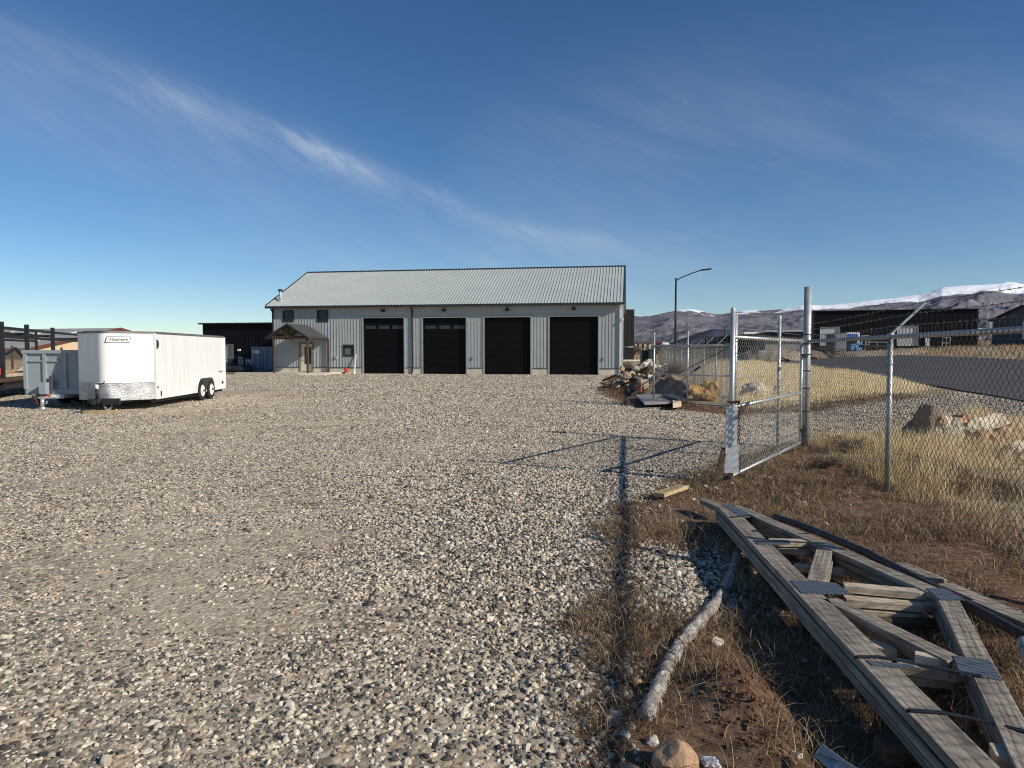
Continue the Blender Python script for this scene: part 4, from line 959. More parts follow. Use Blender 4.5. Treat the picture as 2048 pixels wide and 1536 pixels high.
q = MB(); jp = tip + d_ * 0.12; q.tube([V3(jp, 0.06), V3(jp, 0.42)], 0.028, 10); q.disc_lathe(V3(jp, 0.03), (0, 0, 1), [(0, 0.10), (0.03, 0.10)], 12); q.tube([V3(jp, 0.36), V3(jp, 0.66)], 0.04, 10); jo = q.build('jack', M['black_paint'], wt)
q = MB(); q.tube([V3(jp, 0.64), V3(jp, 0.76)], 0.045, 10); q.build('jack_cap', M['white_metal'], jo)
q = MB(); q.tube([V3(jp, 0.76), V3(jp - lft * 0.18, 0.80), V3(jp - lft * 0.2, 0.86)], 0.014, 6); q.build('jack_handle', M['black_paint'], jo)
q = MB(); ca_ = V3(tip + d_ * 0.2 - lft * 0.16, TB - 0.02); cb_ = V3(tip + d_ * 0.3 - lft * 0.42, TB + 0.15)
for i in range(14):
    t = i / 13; p = ca_.lerp(cb_, t) + Vector((0, -0.1, -0.30 * math.sin(math.pi * t)))
    q.tube([p + Vector((0.022 * math.cos(a), (0.012 if i % 2 else 0.0) * math.cos(a), 0.03 * math.sin(a))) for a in np.linspace(0, 2 * math.pi, 7)], 0.007, 5, caps=False)
q.build('safety_chain', M['galv'], wt)
q = MB(); sd = C0 + d_ * 0.12 - lft * 0.012; q.disc_lathe(V3(sd, 1.86), -lft, [(0, 0.10), (0.02, 0.09)], 18)
for v_i in range(len(q.v)): x_, y_, z_ = q.v[v_i]; q.v[v_i] = (x_, y_, 1.86 + (z_ - 1.86) * 1.35)
q.build('side_vent', M['charcoal'], wt)
for (t, z_, w, h) in ((0.10, 0.62, 0.05, 0.03), (0.35, 0.42, 0.03, 0.08), (5.75, 0.52, 0.07, 0.05)):
    q = MB(); q.obox(V3(C0 + d_ * t - lft * 0.012, z_), d_, -lft, (0, 0, 1), w, 0.008, h); q.build('marker_light', M['charcoal'], wt)
def text_part(name, body_, loc, xdir, up, size, mat, parent, shear=0.0, ext=0.002):
    cu = bpy.data.curves.new(name, 'FONT'); cu.body = body_; cu.size = size; cu.align_x = 'CENTER'; cu.align_y = 'CENTER'; cu.extrude = ext; cu.shear = shear; cu.offset = size * 0.012
    ob = bpy.data.objects.new(name, cu); COL.objects.link(ob)
    dg = bpy.context.evaluated_depsgraph_get(); me = bpy.data.meshes.new_from_object(ob.evaluated_get(dg)); bpy.data.objects.remove(ob)
    x = Vector(xdir).normalized(); u = Vector(up).normalized(); n = x.cross(u)
    org = WL[parent.name]
    for v in me.vertices: v.co = Vector(loc) + x * v.co.x + u * v.co.y + n * v.co.z - org
    me.materials.clear(); me.materials.append(mat)
    o = bpy.data.objects.new(name, me); COL.objects.link(o); o.parent = parent; WL[o.name] = org
    return o
# name plate on the right face of the nose
fd = (C0 - apex).normalized(); fn = Vector((fd.y, -fd.x, 0))
pc = V3(apex + fd * 0.42, 1.985) + fn * 0.010
for _ in range(1):
    q = MB(); w, h, sk, e = 0.30, 0.075, 0.02, 0.010
    cor = [pc + fd * (-w - sk) + Vector((0, 0, -h)), pc + fd * (w - sk) + Vector((0, 0, -h)), pc + fd * (w + sk) + Vector((0, 0, h)), pc + fd * (-w + sk) + Vector((0, 0, h))]
    q.prism([c_ - fn * 0.004 for c_ in cor], fn * 0.008); q.build('name_plate', M['white_metal'], wt)
    q = MB(); cc = [c_ + fn * 0.006 for c_ in cor]
    for i in range(4): q.beam(cc[i], cc[(i + 1) % 4], 0.011, 0.006, up=fn)
    q.build('plate_border', M['charcoal'], wt)
text_part('lettering', 'Haulmark', pc + fn * 0.008, fd, (0, 0, 1), 0.118, M['charcoal'], wt, 0.35)
text_part('lettering', 'Transport', V3(C0 + d_ * 5.55, 0.93) - lft * 0.012, d_, (0, 0, 1), 0.10, simple('faded_green', (0.12, 0.2, 0.17), 0.6), wt, 0.3)
# rivet seam on the nose
q = MB()
for z_ in np.arange(0.85, 2.0, 0.12): q = MB(); c = V3(apex + fd * (0.86), z_) + fn * 0.006; q.disc_lathe(c, fn, [(0, 0.009), (0.004, 0.006)], 6); q.build('rivet', M['trim_grey'], wt)
# blocks under the jack
for i, (dx, dy, L_, rz, lb) in enumerate(((0.20, -0.18, 0.42, 0.06, 'long pale wood block in front of the white trailer jack'), (-0.22, -0.05, 0.20, -0.5, 'short split wood block left of the trailer jack foot'))):
    q = MB(); c = V3(jp, 0.035) + Vector((dx, dy, 0)); a = Vector((math.cos(rz), math.sin(rz), 0)); q.obox(c + Vector((0, 0, Tz(c.x, c.y))), a, Vector((-a.y, a.x, 0)), (0, 0, 1), L_, 0.10, 0.045, 0.006)
    tag(q.build('wood_block', M['yellow_wood']), lb, 'block')

# grey dump box trailer
YG = 20.3; gl = P(47, 703, YG).x; gr_ = -12.42; zt_ = P(60, 702, YG).z; zb_ = P(60, 787, YG).z
gd_ = empty('dump_trailer', ((gl + gr_) / 2, YG, 0), 'blue grey steel dump box trailer beside the white trailer', 'trailer')
dl = Vector((-0.10, 0.995, 0))
q = MB(); q.prism([Vector((gl, YG, zb_)), Vector((gr_, YG, zb_)), Vector((gr_, YG, zt_)), Vector((gl, YG, zt_))], dl * 4.4); q.build('box', M['dump_grey'], gd_)
q = MB(); fwid = gr_ - gl
q.box(gl - 0.02, gr_ + 0.02, YG - 0.07, YG - 0.001, zt_ - 0.07, zt_ + 0.03)
for t in (0.035, 0.36, 0.70, 0.975): q.box(gl + fwid * t - 0.045, gl + fwid * t + 0.045, YG - 0.06, YG - 0.002, zb_ + 0.13, zt_ - 0.072)
zr_ = P(60, 722, YG).z; q.box(gl, gr_, YG - 0.045, YG - 0.003, zr_ - 0.02, zr_ + 0.02)
q.box(gl + 0.06, gr_, YG - 0.04, YG - 0.004, zb_ - 0.02, zb_ + 0.125)
q.build('stiffener', M['dump_grey'], gd_)
q = MB(); a = P(80, 790, YG); q.box(P(76, 790, YG).x, P(134, 790, YG).x, YG - 0.16, YG + 3.9, zb_ - 0.13, zb_ - 0.021); q.build('chassis', simple('pale_grey_steel', (0.42, 0.47, 0.50), 0.6, 0, 0.15, 4), gd_)
q = MB(); x0 = P(85, 792, YG - .17).x; q.box(x0, x0 + 0.22, YG - 0.168, YG - 0.162, zb_ - 0.09, zb_ - 0.035); q.build('reflector', M['red'], gd_)
q = MB(); x0 = P(96, 792, YG - .17).x + 0.09; q.box(x0, x0 + 0.14, YG - 0.168, YG - 0.162, zb_ - 0.09, zb_ - 0.035); q.build('reflector', M['white_metal'], gd_)
q = MB(); jx = P(84.5, 800, YG - 0.3).x; q.tube([Vector((jx, YG - 0.3, 0.05)), Vector((jx, YG - 0.3, 0.33))], 0.055, 10); q.disc_lathe((jx, YG - 0.3, 0.01), (0, 0, 1), [(0, 0.11), (0.04, 0.10)], 12)
q.box(jx - 0.07, jx + 0.07, YG - 0.36, YG - 0.05, 0.30, 0.36); q.tube([Vector((jx + 0.05, YG - 0.3, 0.16)), Vector((jx + 0.14, YG - 0.32, 0.16)), Vector((jx + 0.14, YG - 0.32, 0.24))], 0.02, 6)
q.build('jack', M['galv'], gd_)
q = MB(); q.box(jx - 0.09, jx + 0.09, YG - 0.30, YG - 0.05, zb_ + 0.0, zb_ + 0.33); q.build('pump_box', M['dump_grey'], gd_)
q = MB(); lx = P(101, 750, YG - 0.1).x; q.beam((lx, YG - 0.1, zb_ + 0.02), (lx, YG - 0.1, zb_ + 0.52), 0.055, 0.05, up=(0, 1, 0)); q.beam((lx + 0.045, YG - 0.1, zb_ + 0.02), (lx + 0.045, YG - 0.1, zb_ + 0.48), 0.03, 0.03, up=(0, 1, 0)); q.build('latch_bar', simple('purple_grey_iron', (0.08, 0.075, 0.09), 0.7), gd_)
q = MB()
for (a, b) in (((jx + 0.12, zb_ + 0.22), (jx + 0.32, zb_ + 0.32)), ((jx + 0.10, zb_ + 0.32), (jx + 0.30, zb_ + 0.26)), ((jx + 0.12, zb_ + 0.05), (jx + 0.28, zb_ + 0.14))): q.tube([Vector((a[0], YG - 0.06, a[1])), Vector(((a[0] + b[0]) / 2, YG - 0.09, (a[1] + b[1]) / 2 + 0.03)), Vector((b[0], YG - 0.06, b[1]))], 0.008, 5)
q.build('cable', M['black_paint'], gd_)
q = MB(); q.beam((jx - 0.34, YG - 0.2, 0.36), (jx - 0.12, YG - 0.35, 0.22), 0.05, 0.06); q.beam((jx - 0.16, YG - 0.2, 0.44), (jx - 0.12, YG - 0.3, 0.12), 0.06, 0.05, up=(0, 1, 0)); q.build('coupler', M['rust'], gd_)
for yy in (2.0, 2.8):
    for xx in (gl + 0.1, gr_ - 0.1):
        c = Vector((xx, YG, 0)) + dl * yy; q = MB(); q.disc_lathe((c.x - 0.1, c.y, 0.33), (1, 0, 0), [(0, 0.19), (0, 0.30), (0.03, 0.335), (0.17, 0.335), (0.2, 0.30), (0.2, 0.19)], 24); w = q.build('wheel', M['rubber'], gd_)
        q = MB(); q.disc_lathe((c.x - 0.08, c.y, 0.33), (1, 0, 0), [(0, 0.19), (0.16, 0.19)], 20); q.build('rim', M['trim_grey'], w)

# flatbed rack trailer, far left
fl = empty('rack_trailer', (-17.0, 22.5, 0), 'black steel rack trailer loaded with lumber at the left edge', 'trailer')
rowA = [P(2, 644, 23.7), P(58, 650, 26.4), P(105, 656, 29.8), P(168, 664, 35.9)]
rail = (rowA[2] - rowA[0]); rail.z = 0; rail.normalize(); side = Vector((-rail.y, rail.x, 0))
base = Vector((rowA[0].x, rowA[0].y, 0)); HT = 2.66
def ra(t, o, z): return base + rail * t + side * o + Vector((0, 0, z))
tpos = [0.0, 2.85, 6.5, 13.0]
for o_ in (0.0, 2.2):
    for t in tpos:
        q = MB(); q.beam(ra(t, o_, 0.35), ra(t, o_, HT), 0.13 if o_ == 0 else 0.10, 0.13, up=rail); q.build('upright', M['black_steel'], fl)
q = MB()
for o_ in (0.0, 2.2):
    for z_ in (2.46, 2.16): q.beam(ra(-2.5, o_ + 0.04, z_), ra(13.2, o_ + 0.04, z_), 0.07, 0.10)
q.build('rack_rail', M['black_steel'], fl)
for t in tpos: q = MB(); q.beam(ra(t, 0.03, 2.30), ra(t, 2.17, 2.30), 0.07, 0.09); q.build('cross_bar', M['black_steel'], fl)
q = MB(); q.prism([ra(-3.0, -0.1, 0.62), ra(-3.0, 2.3, 0.62), ra(12, 2.3, 0.62), ra(12, -0.1, 0.62)], Vector((0, 0, 0.12))); q.build('deck', M['brown_wood'], fl)
q = MB()
for o_ in (0.1, 2.1): q.beam(ra(-3.0, o_, 0.48), ra(12, o_, 0.48), 0.10, 0.26)
q.build('frame', M['black_steel'], fl)
for t in (-1.6, 3.2, 4.1):
    c = ra(t, -0.05, 0.33); q = MB(); q.disc_lathe(c, side, [(0, 0.19), (0, 0.30), (0.03, 0.335), (0.19, 0.335), (0.22, 0.30), (0.22, 0.19)], 24); w = q.build('wheel', M['rubber'], fl)
    q = MB(); q.disc_lathe(c + side * 0.02, side, [(0, 0.17), (0.16, 0.17)], 20); q.build('rim', M['rust'], w)
q = MB(); q.beam(ra(-0.4, 0.1, 1.0), ra(-0.05, 0.1, 1.9), 0.06, 0.06, up=side); q.beam(ra(0.0, -0.1, 1.55), ra(1.1, -0.1, 1.75), 0.10, 0.05); q.beam(ra(1.0, -0.1, 1.78), ra(1.9, -0.1, 1.45), 0.10, 0.05); q.build('brace', M['black_steel'], fl)
for i, (t, o_, z_, L_, mt, lb) in enumerate(((1.6, 0.3, 0.80, 1.4, 'pale_wood', 'pale boards stacked lowest on the black rack trailer'), (1.9, 0.5, 0.93, 1.1, 'yellow_wood', 'yellow sawn boards on top of the rack trailer load'), (0.5, 0.35, 0.83, 0.7, 'brown_wood', 'short dark boards at the front of the rack trailer'))):
    q = MB()
    for k in range(5): q.obox(ra(t + 0.1 * k % 0.3, o_ + 0.17 * k, z_), rail + side * random.uniform(-.08, .08), side, (0, 0, 1), L_, 0.075, 0.055)
    tag(q.build('lumber_pile', M[mt]), lb, 'lumber', kind=None)
q = MB(); c = ra(-0.35, 0.1, 0.98); q.obox(c, rail, side, (0, 0, 1), 0.14, 0.12, 0.13, 0.03); e = empty('fuel_can', c, 'red fuel can on the front of the rack trailer', 'fuel can'); q.build('tank', M['red'], e)
q = MB(); q.tube([c + Vector((-0.08, 0, 0.12)), c + Vector((-0.05, 0, 0.19)), c + Vector((0.05, 0, 0.19)), c + Vector((0.08, 0, 0.12))], 0.02, 6); q.build('handle', M['red'], e)
q = MB(); q.tube([c + Vector((0.1, 0, 0.1)), c + Vector((0.16, 0, 0.24))], 0.02, 6); q.build('spout', M['black_paint'], e)
# dirt bank and old fence posts behind
q_pts = []
def mound(name, c, rx, ry, h, mat, label, cat, seed=0, n=48, kind=None, pw=1.6, nz=1.2):
    g = np.linspace(-1, 1, n); gx, gy = np.meshgrid(g, g); rr = np.hypot(gx, gy)
    zz = h * np.clip(1 - (rr + 0.35 * fbm(gx * 3 + seed, gy * 3 + 5, 3, seed)) ** pw, -0.4, 1) * (1 + nz * fbm(gx * 4 + seed, gy * 4 + seed, 5, seed))
    Vx = c[0] + gx * rx; Vy = c[1] + gy * ry; zg = T(Vx, Vy) - 0.04
    V = np.stack([Vx.ravel(), Vy.ravel(), (zg + zz).ravel()], 1); i_ = (np.arange(n - 1)[:, None] * n + np.arange(n - 1)[None, :]).ravel()
    o = np_mesh(name, V, np.stack([i_, i_ + 1, i_ + n + 1, i_ + n], 1), mat, None, True)
    return tag(o, label, cat, kind=kind)
M['soil'] = simple('tan_dirt', (0.30, 0.23, 0.165), 0.95, 0, 0.3, 1.5, 0.8, 6, dirt=((0.18, 0.12, 0.08), 0.55))
M['soil_mix'] = simple('brown_rubbly_dirt', (0.21, 0.145, 0.10), 0.95, 0, 0.5, 5, 1.0, 12, dirt=((0.09, 0.055, 0.035), 0.5))
M['soil_red'] = simple('red_brown_dirt', (0.15, 0.07, 0.038), 0.95, 0, 0.35, 6, 0.9, 30, dirt=((0.07, 0.035, 0.02), 0.58))
mound('dirt_pile', (-36, 48), 16, 5, 1.0, M['soil'], 'long tan dirt bank behind the rack trailer at the left', 'dirt pile', 3)
mound('dirt_pile', (-25.5, 39), 4, 2.5, 0.9, simple('cream_dirt', (0.50, 0.40, 0.27), 0.95, 0, 0.3, 3, 0.8, 9), 'small cream rubble heap between the rack and dump trailers', 'dirt pile', 6)
for i, px_ in enumerate((24, 76, 123)):
    p = P(px_, 700, 44); q = MB(); q.beam(Vector((p.x, 44, 0)), Vector((p.x, 44, P(px_, 691 + i * 2, 44).z)), 0.10, 0.10, up=(0, 1, 0))
    tag(q.build('fence_post', M['brown_wood']), ['left', 'middle', 'right'][i] + ' of three bare posts standing behind the dump box at left', 'post')
# ================================================================== chain link fence and gates
FE = Vector((0.163, 0.987, 0)).normalized(); FN = Vector((FE.y, -FE.x, 0))       # along the fence, and outwards to the road
def FP(y, z=0.0, o=0.0):                                                         # point on the fence line
    return Vector((3.07 + 0.165 * y, y, z)) + FN * o
def link_mesh(name, p0, p1, z0, z1, parent, r=0.0022, w=0.046, h=0.092, spikes=True, off=0.0, mat=None):
    """woven diamond netting, every wire a three sided tube"""
    p0 = np.array(p0[:2]); p1 = np.array(p1[:2]); L = np.linalg.norm(p1 - p0); e = (p1 - p0) / L; nrm = np.array([e[1], -e[0]])
    nw = int(L / w); m = int((z1 - z0) / (h / 2)); zs = z0 + np.arange(m + 1) * (h / 2)
    pts = []
    k = np.arange(nw)[:, None]; j = np.arange(m + 1)[None, :]
    par = (k + j) % 2
    s = (k + par) * w; zz = np.broadcast_to(zs[None, :], s.shape)
    o = off + np.where(par == 0, 1, -1) * 0.0035 * np.where(k % 2 == 0, 1, -1)
    A = np.stack([p0[0] + e[0] * s + nrm[0] * o, p0[1] + e[1] * s + nrm[1] * o, zz], 2)
    sag = 0.006 * np.sin(A[..., 1] * 5.0) ; A[..., 0] += nrm[0] * sag; A[..., 1] += nrm[1] * sag
    a = A[:, :-1].reshape(-1, 3); b = A[:, 1:].reshape(-1, 3)
    if spikes:
        c = A[:, -1]; d = c + np.stack([np.zeros(nw), np.zeros(nw), np.full(nw, 0.045)], 1) + np.where((np.arange(nw) % 2)[:, None] == 0, 1, -1) * 0.008 * np.array([[e[0], e[1], 0]])
        a = np.concatenate([a, c]); b = np.concatenate([b, d])
    t = b - a; t /= np.linalg.norm(t, axis=1)[:, None]
    u = np.cross(t, np.array([nrm[0], nrm[1], 0.0])); u /= np.linalg.norm(u, axis=1)[:, None]; v = np.cross(t, u)
    ring = []
    for q in range(3):
        an = 2 * math.pi * q / 3; ring.append((u * math.cos(an) + v * math.sin(an)) * r)
    org = np.array(WL[parent.name])
    V = np.stack([a + ring[0], a + ring[1], a + ring[2], b + ring[0], b + ring[1], b + ring[2]], 1).reshape(-1, 3) - org
    bb_ = np.arange(len(a))[:, None] * 6
    Q = np.concatenate([np.concatenate([bb_ + q, bb_ + (q + 1) % 3, bb_ + 3 + (q + 1) % 3, bb_ + 3 + q], 1) for q in range(3)])
    ob = np_mesh(name, V, Q, mat or M['galv_wire'], None, True); ob.parent = parent; WL[ob.name] = WL[parent.name]
    return ob
def pipe(name, a, b, r, parent, mat=None, n=14, cap=True):
    q = MB(); q.tube([a, b], r, n)
    if cap == 'dome': q.disc_lathe(Vector(b) - Vector((0, 0, 0.0)), (0, 0, 1), [(-0.03, r * 1.12), (0.0, r * 1.12), (0.02, r * 0.8), (0.03, r * 0.3)], n)
    return q.build(name, mat or M['galv'], parent)
def barbed(mb, a, b, sag=0.02):
    a = Vector(a); b = Vector(b); L = (b - a).length; n = max(6, int(L / 0.4))
    pts = [a.lerp(b, i / n) - Vector((0, 0, sag * math.sin(math.pi * i / n))) for i in range(n + 1)]
    mb.tube(pts, 0.0028, 4)
    d = (b - a).normalized(); k = 0.06
    while k < L:
        t = k / L; c = a.lerp(b, t) - Vector((0, 0, sag * math.sin(math.pi * t)))
        for q in range(2):
            u = Vector((random.uniform(-1, 1), random.uniform(-1, 1), random.uniform(-1, 1))).normalized(); u = (u - d * u.dot(d) * 0.8).normalized() * 0.022
            mb.tube([c - u + d * 0.01 * q, c + u + d * 0.01 * q], 0.002, 3)
        mb.tube([c - d * 0.015, c + d * 0.015], 0.0055, 4); k += 0.16
RAIL = 1.83
M['net'] = simple('weathered_netting_wire', (0.085, 0.082, 0.08), 0.55, 0.3, 0.3, 9)
def fence_run(ys_, label, netting=True, y_end=None, r=0.03, wire=0.0022, w=0.046, h=0.092):
    f = empty('chain_link_fence', FP(ys_[0]), label, 'fence')
    for i, y_ in enumerate(ys_):
        p = FP(y_); g0 = Tz(p.x, p.y) - 0.1
        pipe('post', V3(p, g0), V3(p, RAIL + 0.02), r, f)
        q = MB(); q.tube([V3(p, RAIL - 0.03), V3(p, RAIL + 0.035)], r * 1.25, 12)
        q.beam(V3(p, RAIL + 0.02), V3(p, RAIL + 0.02) + FN * 0.37 + Vector((0, 0, 0.37)), 0.045, 0.022, up=FE.cross(Vector((FN.x, FN.y, 1)).normalized()))
        q.build('barb_arm', M['galv'], f)
        if r > 0.028 and y_ < 14:
            q = MB()
            for z_ in (0.35, 0.75, 1.15, 1.5): q.tube([V3(p, z_) + Vector((math.cos(a) * (r + 0.006), math.sin(a) * (r + 0.006), 0)) for a in np.linspace(0, 6.2, 12)], 0.004, 4)
            q.build('tie_wire', M['galv_wire'], f)
    return f
# near run, from the big gate post towards and past the camera
f_near = fence_run([8.19, 4.33, 0.45], 'galvanized chain link fence with barbed wire at the right foreground')
pA, pB = FP(12.0), FP(0.45)
pipe('top_rail', V3(FP(11.95), RAIL - 0.01), V3(pB, RAIL - 0.01), 0.027, f_near)
link_mesh('netting', FP(11.9, 0, -0.035), FP(0.5, 0, -0.035), 0.02, RAIL + 0.05, f_near, r=0.0025, mat=M['net'])
q = MB(); PS = FP(12.0); arm = FN * 0.37 + Vector((0, 0, 0.37)); tops = []
for y_ in (8.19, 4.33, 0.45): tops.append([V3(FP(y_), RAIL + 0.02) + arm * t + Vector((0, 0, 0.02)) for t in (0.22, 0.60, 0.97)])
for i in range(3):
    st0 = V3(PS, 1.93 + i * 0.095) + FN * 0.06
    barbed(q, st0, tops[0][i]); barbed(q, tops[0][i], tops[1][i]); barbed(q, tops[1][i], tops[2][i])
q.build('barbed_wire', simple('dull_barbed_wire', (0.13, 0.11, 0.10), 0.7, 0.3, 0.3, 20), f_near)
# far run beyond the driveway
ysf = [24.3 + 3.9 * i for i in range(12)]
f_far = fence_run(ysf, 'long receding chain link fence beyond the far gate leaf', r=0.032)
pipe('top_rail', V3(FP(20.0), RAIL - 0.01), V3(FP(ysf[-1]), RAIL - 0.01), 0.026, f_far)
link_mesh('netting', FP(20.05, 0, -0.03), FP(ysf[-1], 0, -0.03), 0.02, RAIL + 0.05, f_far, r=0.0024)
q = MB()
for i in range(3):
    prev = V3(FP(20.0), 1.95 + i * 0.1)
    for y_ in ysf: c = V3(FP(y_), RAIL + 0.03) + arm * (0.22, 0.6, 0.97)[i]; q.tube([prev, c], 0.003, 3); prev = c
q.build('barbed_wire', M['galv_wire'], f_far)

# gate posts
def gate_post(y_, z1, r, label):
    g = empty('gate_post', FP(y_), label, 'post')
    pipe('pole', V3(FP(y_), -0.15), V3(FP(y_), z1), r, g, n=24)
    q = MB()
    for z_ in (0.20, 0.62, 1.02, 1.32, 1.60, 1.78, 1.94): q.disc_lathe(V3(FP(y_), z_), (0, 0, 1), [(-0.012, r + 0.004), (0.012, r + 0.004)], 24)
    q.build('band', simple('dark_band', (0.06, 0.06, 0.06), 0.6, 0.3), g)
    q = MB()
    for z_ in (0.30, 1.58): q.box(FP(y_).x - r - 0.06, FP(y_).x - r * 0.4, y_ - r - 0.05, y_ - 0.01, z_ - 0.03, z_ + 0.03, 0.008)
    q.build('hinge', M['black_paint'], g)
    return g
gate_post(12.0, 2.75, 0.062, 'tall thick galvanized gate post nearest the camera')
gate_post(20.0, 2.72, 0.062, 'tall galvanized gate post across the driveway, wrapped in netting')
def gate_leaf(S, Hn, top, label, near):
    g = empty('gate_leaf', S, label, 'gate')
    d = (Hn - S); L = d.length; d.normalize(); nn = Vector((d.y, -d.x, 0)); r = 0.030
    zb = 0.085
    pipe('stile', V3(S, 0.04), V3(S, top), r, g, cap='dome'); pipe('stile', V3(S + d * (L * (0.60 if near else 0.46)), zb), V3(S + d * (L * (0.60 if near else 0.46)), top + (-0.0)), r * 0.85, g, cap='dome')
    pipe('stile', V3(S + d * (L - 0.02), zb), V3(S + d * (L - 0.02), RAIL + 0.02), r * 0.85, g)
    for z_ in (zb, 0.95, RAIL): pipe('rail', V3(S, z_), V3(S + d * (L - 0.02), z_), r * 0.8, g)
    link_mesh('netting', (S + d * 0.03 + nn * 0.02), (S + d * (L - 0.04) + nn * 0.02), zb, RAIL + 0.04, g, r=0.0024)
    q = MB()
    if near:
        q.tube([V3(S + d * 0.05, 0.22), V3(S + d * (L - 0.08), 1.72)], 0.004, 5)
    else:
        q.tube([V3(S + d * (L * 0.28), 0.92), V3(S + d * (L - 0.1), 1.75)], 0.011, 5); q.tube([V3(S + d * 0.05, 0.12), V3(S + d * (L * 0.62), 1.2)], 0.009, 5); q.tube([V3(S + d * (L * 0.55), 1.08), V3(S + d * (L * 0.62), 1.2)], 0.028, 6)
    q.build('brace_wire', M['galv_wire'] if near else M['black_steel'], g)
    q = MB()
    for z_ in (1.95, 2.05, 2.14): q.tube([V3(S, z_), V3(S + d * L, z_ - 0.02)], 0.0025, 4)
    q.build('top_wire', M['galv_wire'], g)
    return g, d, nn
S1 = Vector((2.755, 8.75, 0)); H1 = FP(12.0) + Vector((-0.10, -0.03, 0)); 
g1, gd1, gn1 = gate_leaf(S1, H1, 2.17, 'open chain link gate leaf nearest the camera with a metal latch cover', True)
S2 = Vector((4.46, 22.0, 0)); H2 = FP(20.0) + Vector((-0.10, 0.05, 0))
g2, gd2, gn2 = gate_leaf(S2, H2, 2.22, 'open far gate leaf in front of the rubble heap', False)
# sheet metal cover on the free stile and chain
q = MB(); cdir = Vector((1, -0.15, 0)).normalized(); cn_ = Vector((-0.15, -1, 0)).normalized()
def cov(s, z, o): return S1 + cdir * s + cn_ * o + Vector((0, 0, z))
q.prism([cov(-0.085, 0.13, 0.04), cov(0.085, 0.13, 0.04), cov(0.072, 0.97, 0.04), cov(-0.060, 0.965, 0.04)], cn_ * 0.004)
q.prism([cov(0.081, 0.13, 0.036), cov(0.087, 0.13, 0.036), cov(0.074, 0.97, 0.036), cov(0.068, 0.97, 0.036)], cn_ * -0.08)
q.prism([cov(-0.087, 0.13, 0.036), cov(-0.081, 0.13, 0.036), cov(-0.056, 0.965, 0.036), cov(-0.062, 0.965, 0.036)], cn_ * -0.08)
q.build('latch_cover', simple('bright_galvanized_sheet', (0.66, 0.68, 0.68), 0.45, 0.25, 0.12, 12), g1)
q = MB(); cp0 = cov(0.075, 1.02, 0.075)
for i in range(12):
    c = cp0 - Vector((0, 0, i * 0.044)) + cn_ * 0.004
    ax = cdir if i % 2 else cn_
    q.tube([c + ax * 0.013 * math.cos(a) + Vector((0, 0, 0.029 * math.sin(a))) for a in np.linspace(0, 2 * math.pi, 9)], 0.0055, 5, caps=False)
for i in range(8):
    c = cov(0.07 - 0.018 * i, 1.02 + 0.006 * math.sin(i), 0.06); q.tube([c + cdir * 0.016 * math.cos(a) + Vector((0, 0, 0.013 * math.sin(a))) for a in np.linspace(0, 2 * math.pi, 9)], 0.0055, 5, caps=False)
ch = q.build('chain', M['rust']); tag(ch, 'rusty chain hanging from the top of the gate latch cover', 'chain')
q = MB(); q.beam(S1 + Vector((-0.085, 0.0, 0.44)), G(1431, 971, -0.02), 0.07, 0.035, up=FE)
tag(q.build('prop_board', M['brown_wood']), 'brown board leaning against the near gate stile as a prop', 'board')

# ================================================================== street lamps
def lamp(name, base, h, armx, label, r=0.09, arm_h=1.0):
    e = empty(name, base, label, 'street lamp', 'street lamps')
    q = MB(); q.tube([base, base + Vector((0, 0, h))], r, 10, radii=[r * 1.25, r * 0.7]); q.build('pole', M['black_steel'], e)
    q = MB(); q.tube([base + Vector((0, 0, 0)), base + Vector((0, 0, 0.35))], r * 1.6, 10); q.build('base', M['black_steel'], e)
    tip = base + Vector((armx, 0, h + arm_h)); q = MB(); q.tube([base + Vector((0, 0, h - 0.25))] + [base + Vector((armx * t, 0, h - 0.25 + (arm_h + 0.25) * (t ** 0.75))) for t in np.linspace(0.1, 1, 8)], r * 0.45, 8); q.build('arm', M['black_steel'], e)
    q = MB(); sx = 1 if armx > 0 else -1; q.obox(tip + Vector((sx * 0.32, 0, 0.02)), (sx, 0, 0.12), (0, 1, 0), (0, 0, 1), 0.42, 0.16, 0.06, 0.03); q.build('lamp_head', M['black_steel'], e)
lb_ = P(1350, 741, 60); lb_.z = Tz(lb_.x, 60)
lamp('street_lamp', lb_, P(1353, 556, 60).z - lb_.z, 2.25, 'tall black street lamp right of the grey building', 0.10, 0.70)
l2 = P(1449, 700, 210); l2.z = Tz(l2.x, 210)
lamp('street_lamp', l2, P(1449, 655, 210).z - l2.z, -2.0, 'small far street lamp in front of the mountains', 0.16, 0.8)

# ================================================================== buildings and things across the road
f4 = Facade(P(1627, 700, 176).xy, P(1955, 690, 166).xy)
z4 = P(1955, 618, 166).z
b4 = empty('black_building', f4.at(0, 0, 0), 'long black industrial building across the road at the right', 'building')
block_building(b4, f4, z4, 22, M['navy_panel'], zb=0.0, overh=0.35, ribs=1.2)
def far_door(x0, x1, y0, y1, fx):
    q = MB(); f4.box(q, f4.s(x0), f4.s(x1), f4.z(x0, y1), f4.z(x0, y0), 0.04, 0.18)
    o = q.build('roller_door', simple('white_roller_door', (0.55, 0.56, 0.55), 0.6), b4)
    q = MB(); f4.box(q, f4.s(x1), f4.s(fx), f4.z(x0, y1), f4.z(x0, y0 - 5), 0.04, 0.12); f4.box(q, f4.s(x0), f4.s(x1), f4.z(x0, y0), f4.z(x0, y0 - 5), 0.04, 0.12)
    q.build('door_frame', simple('slate_frame', (0.20, 0.215, 0.23), 0.6), b4)
far_door(1639, 1668, 659, 692, 1679); far_door(1793, 1824, 657, 692, 1836)
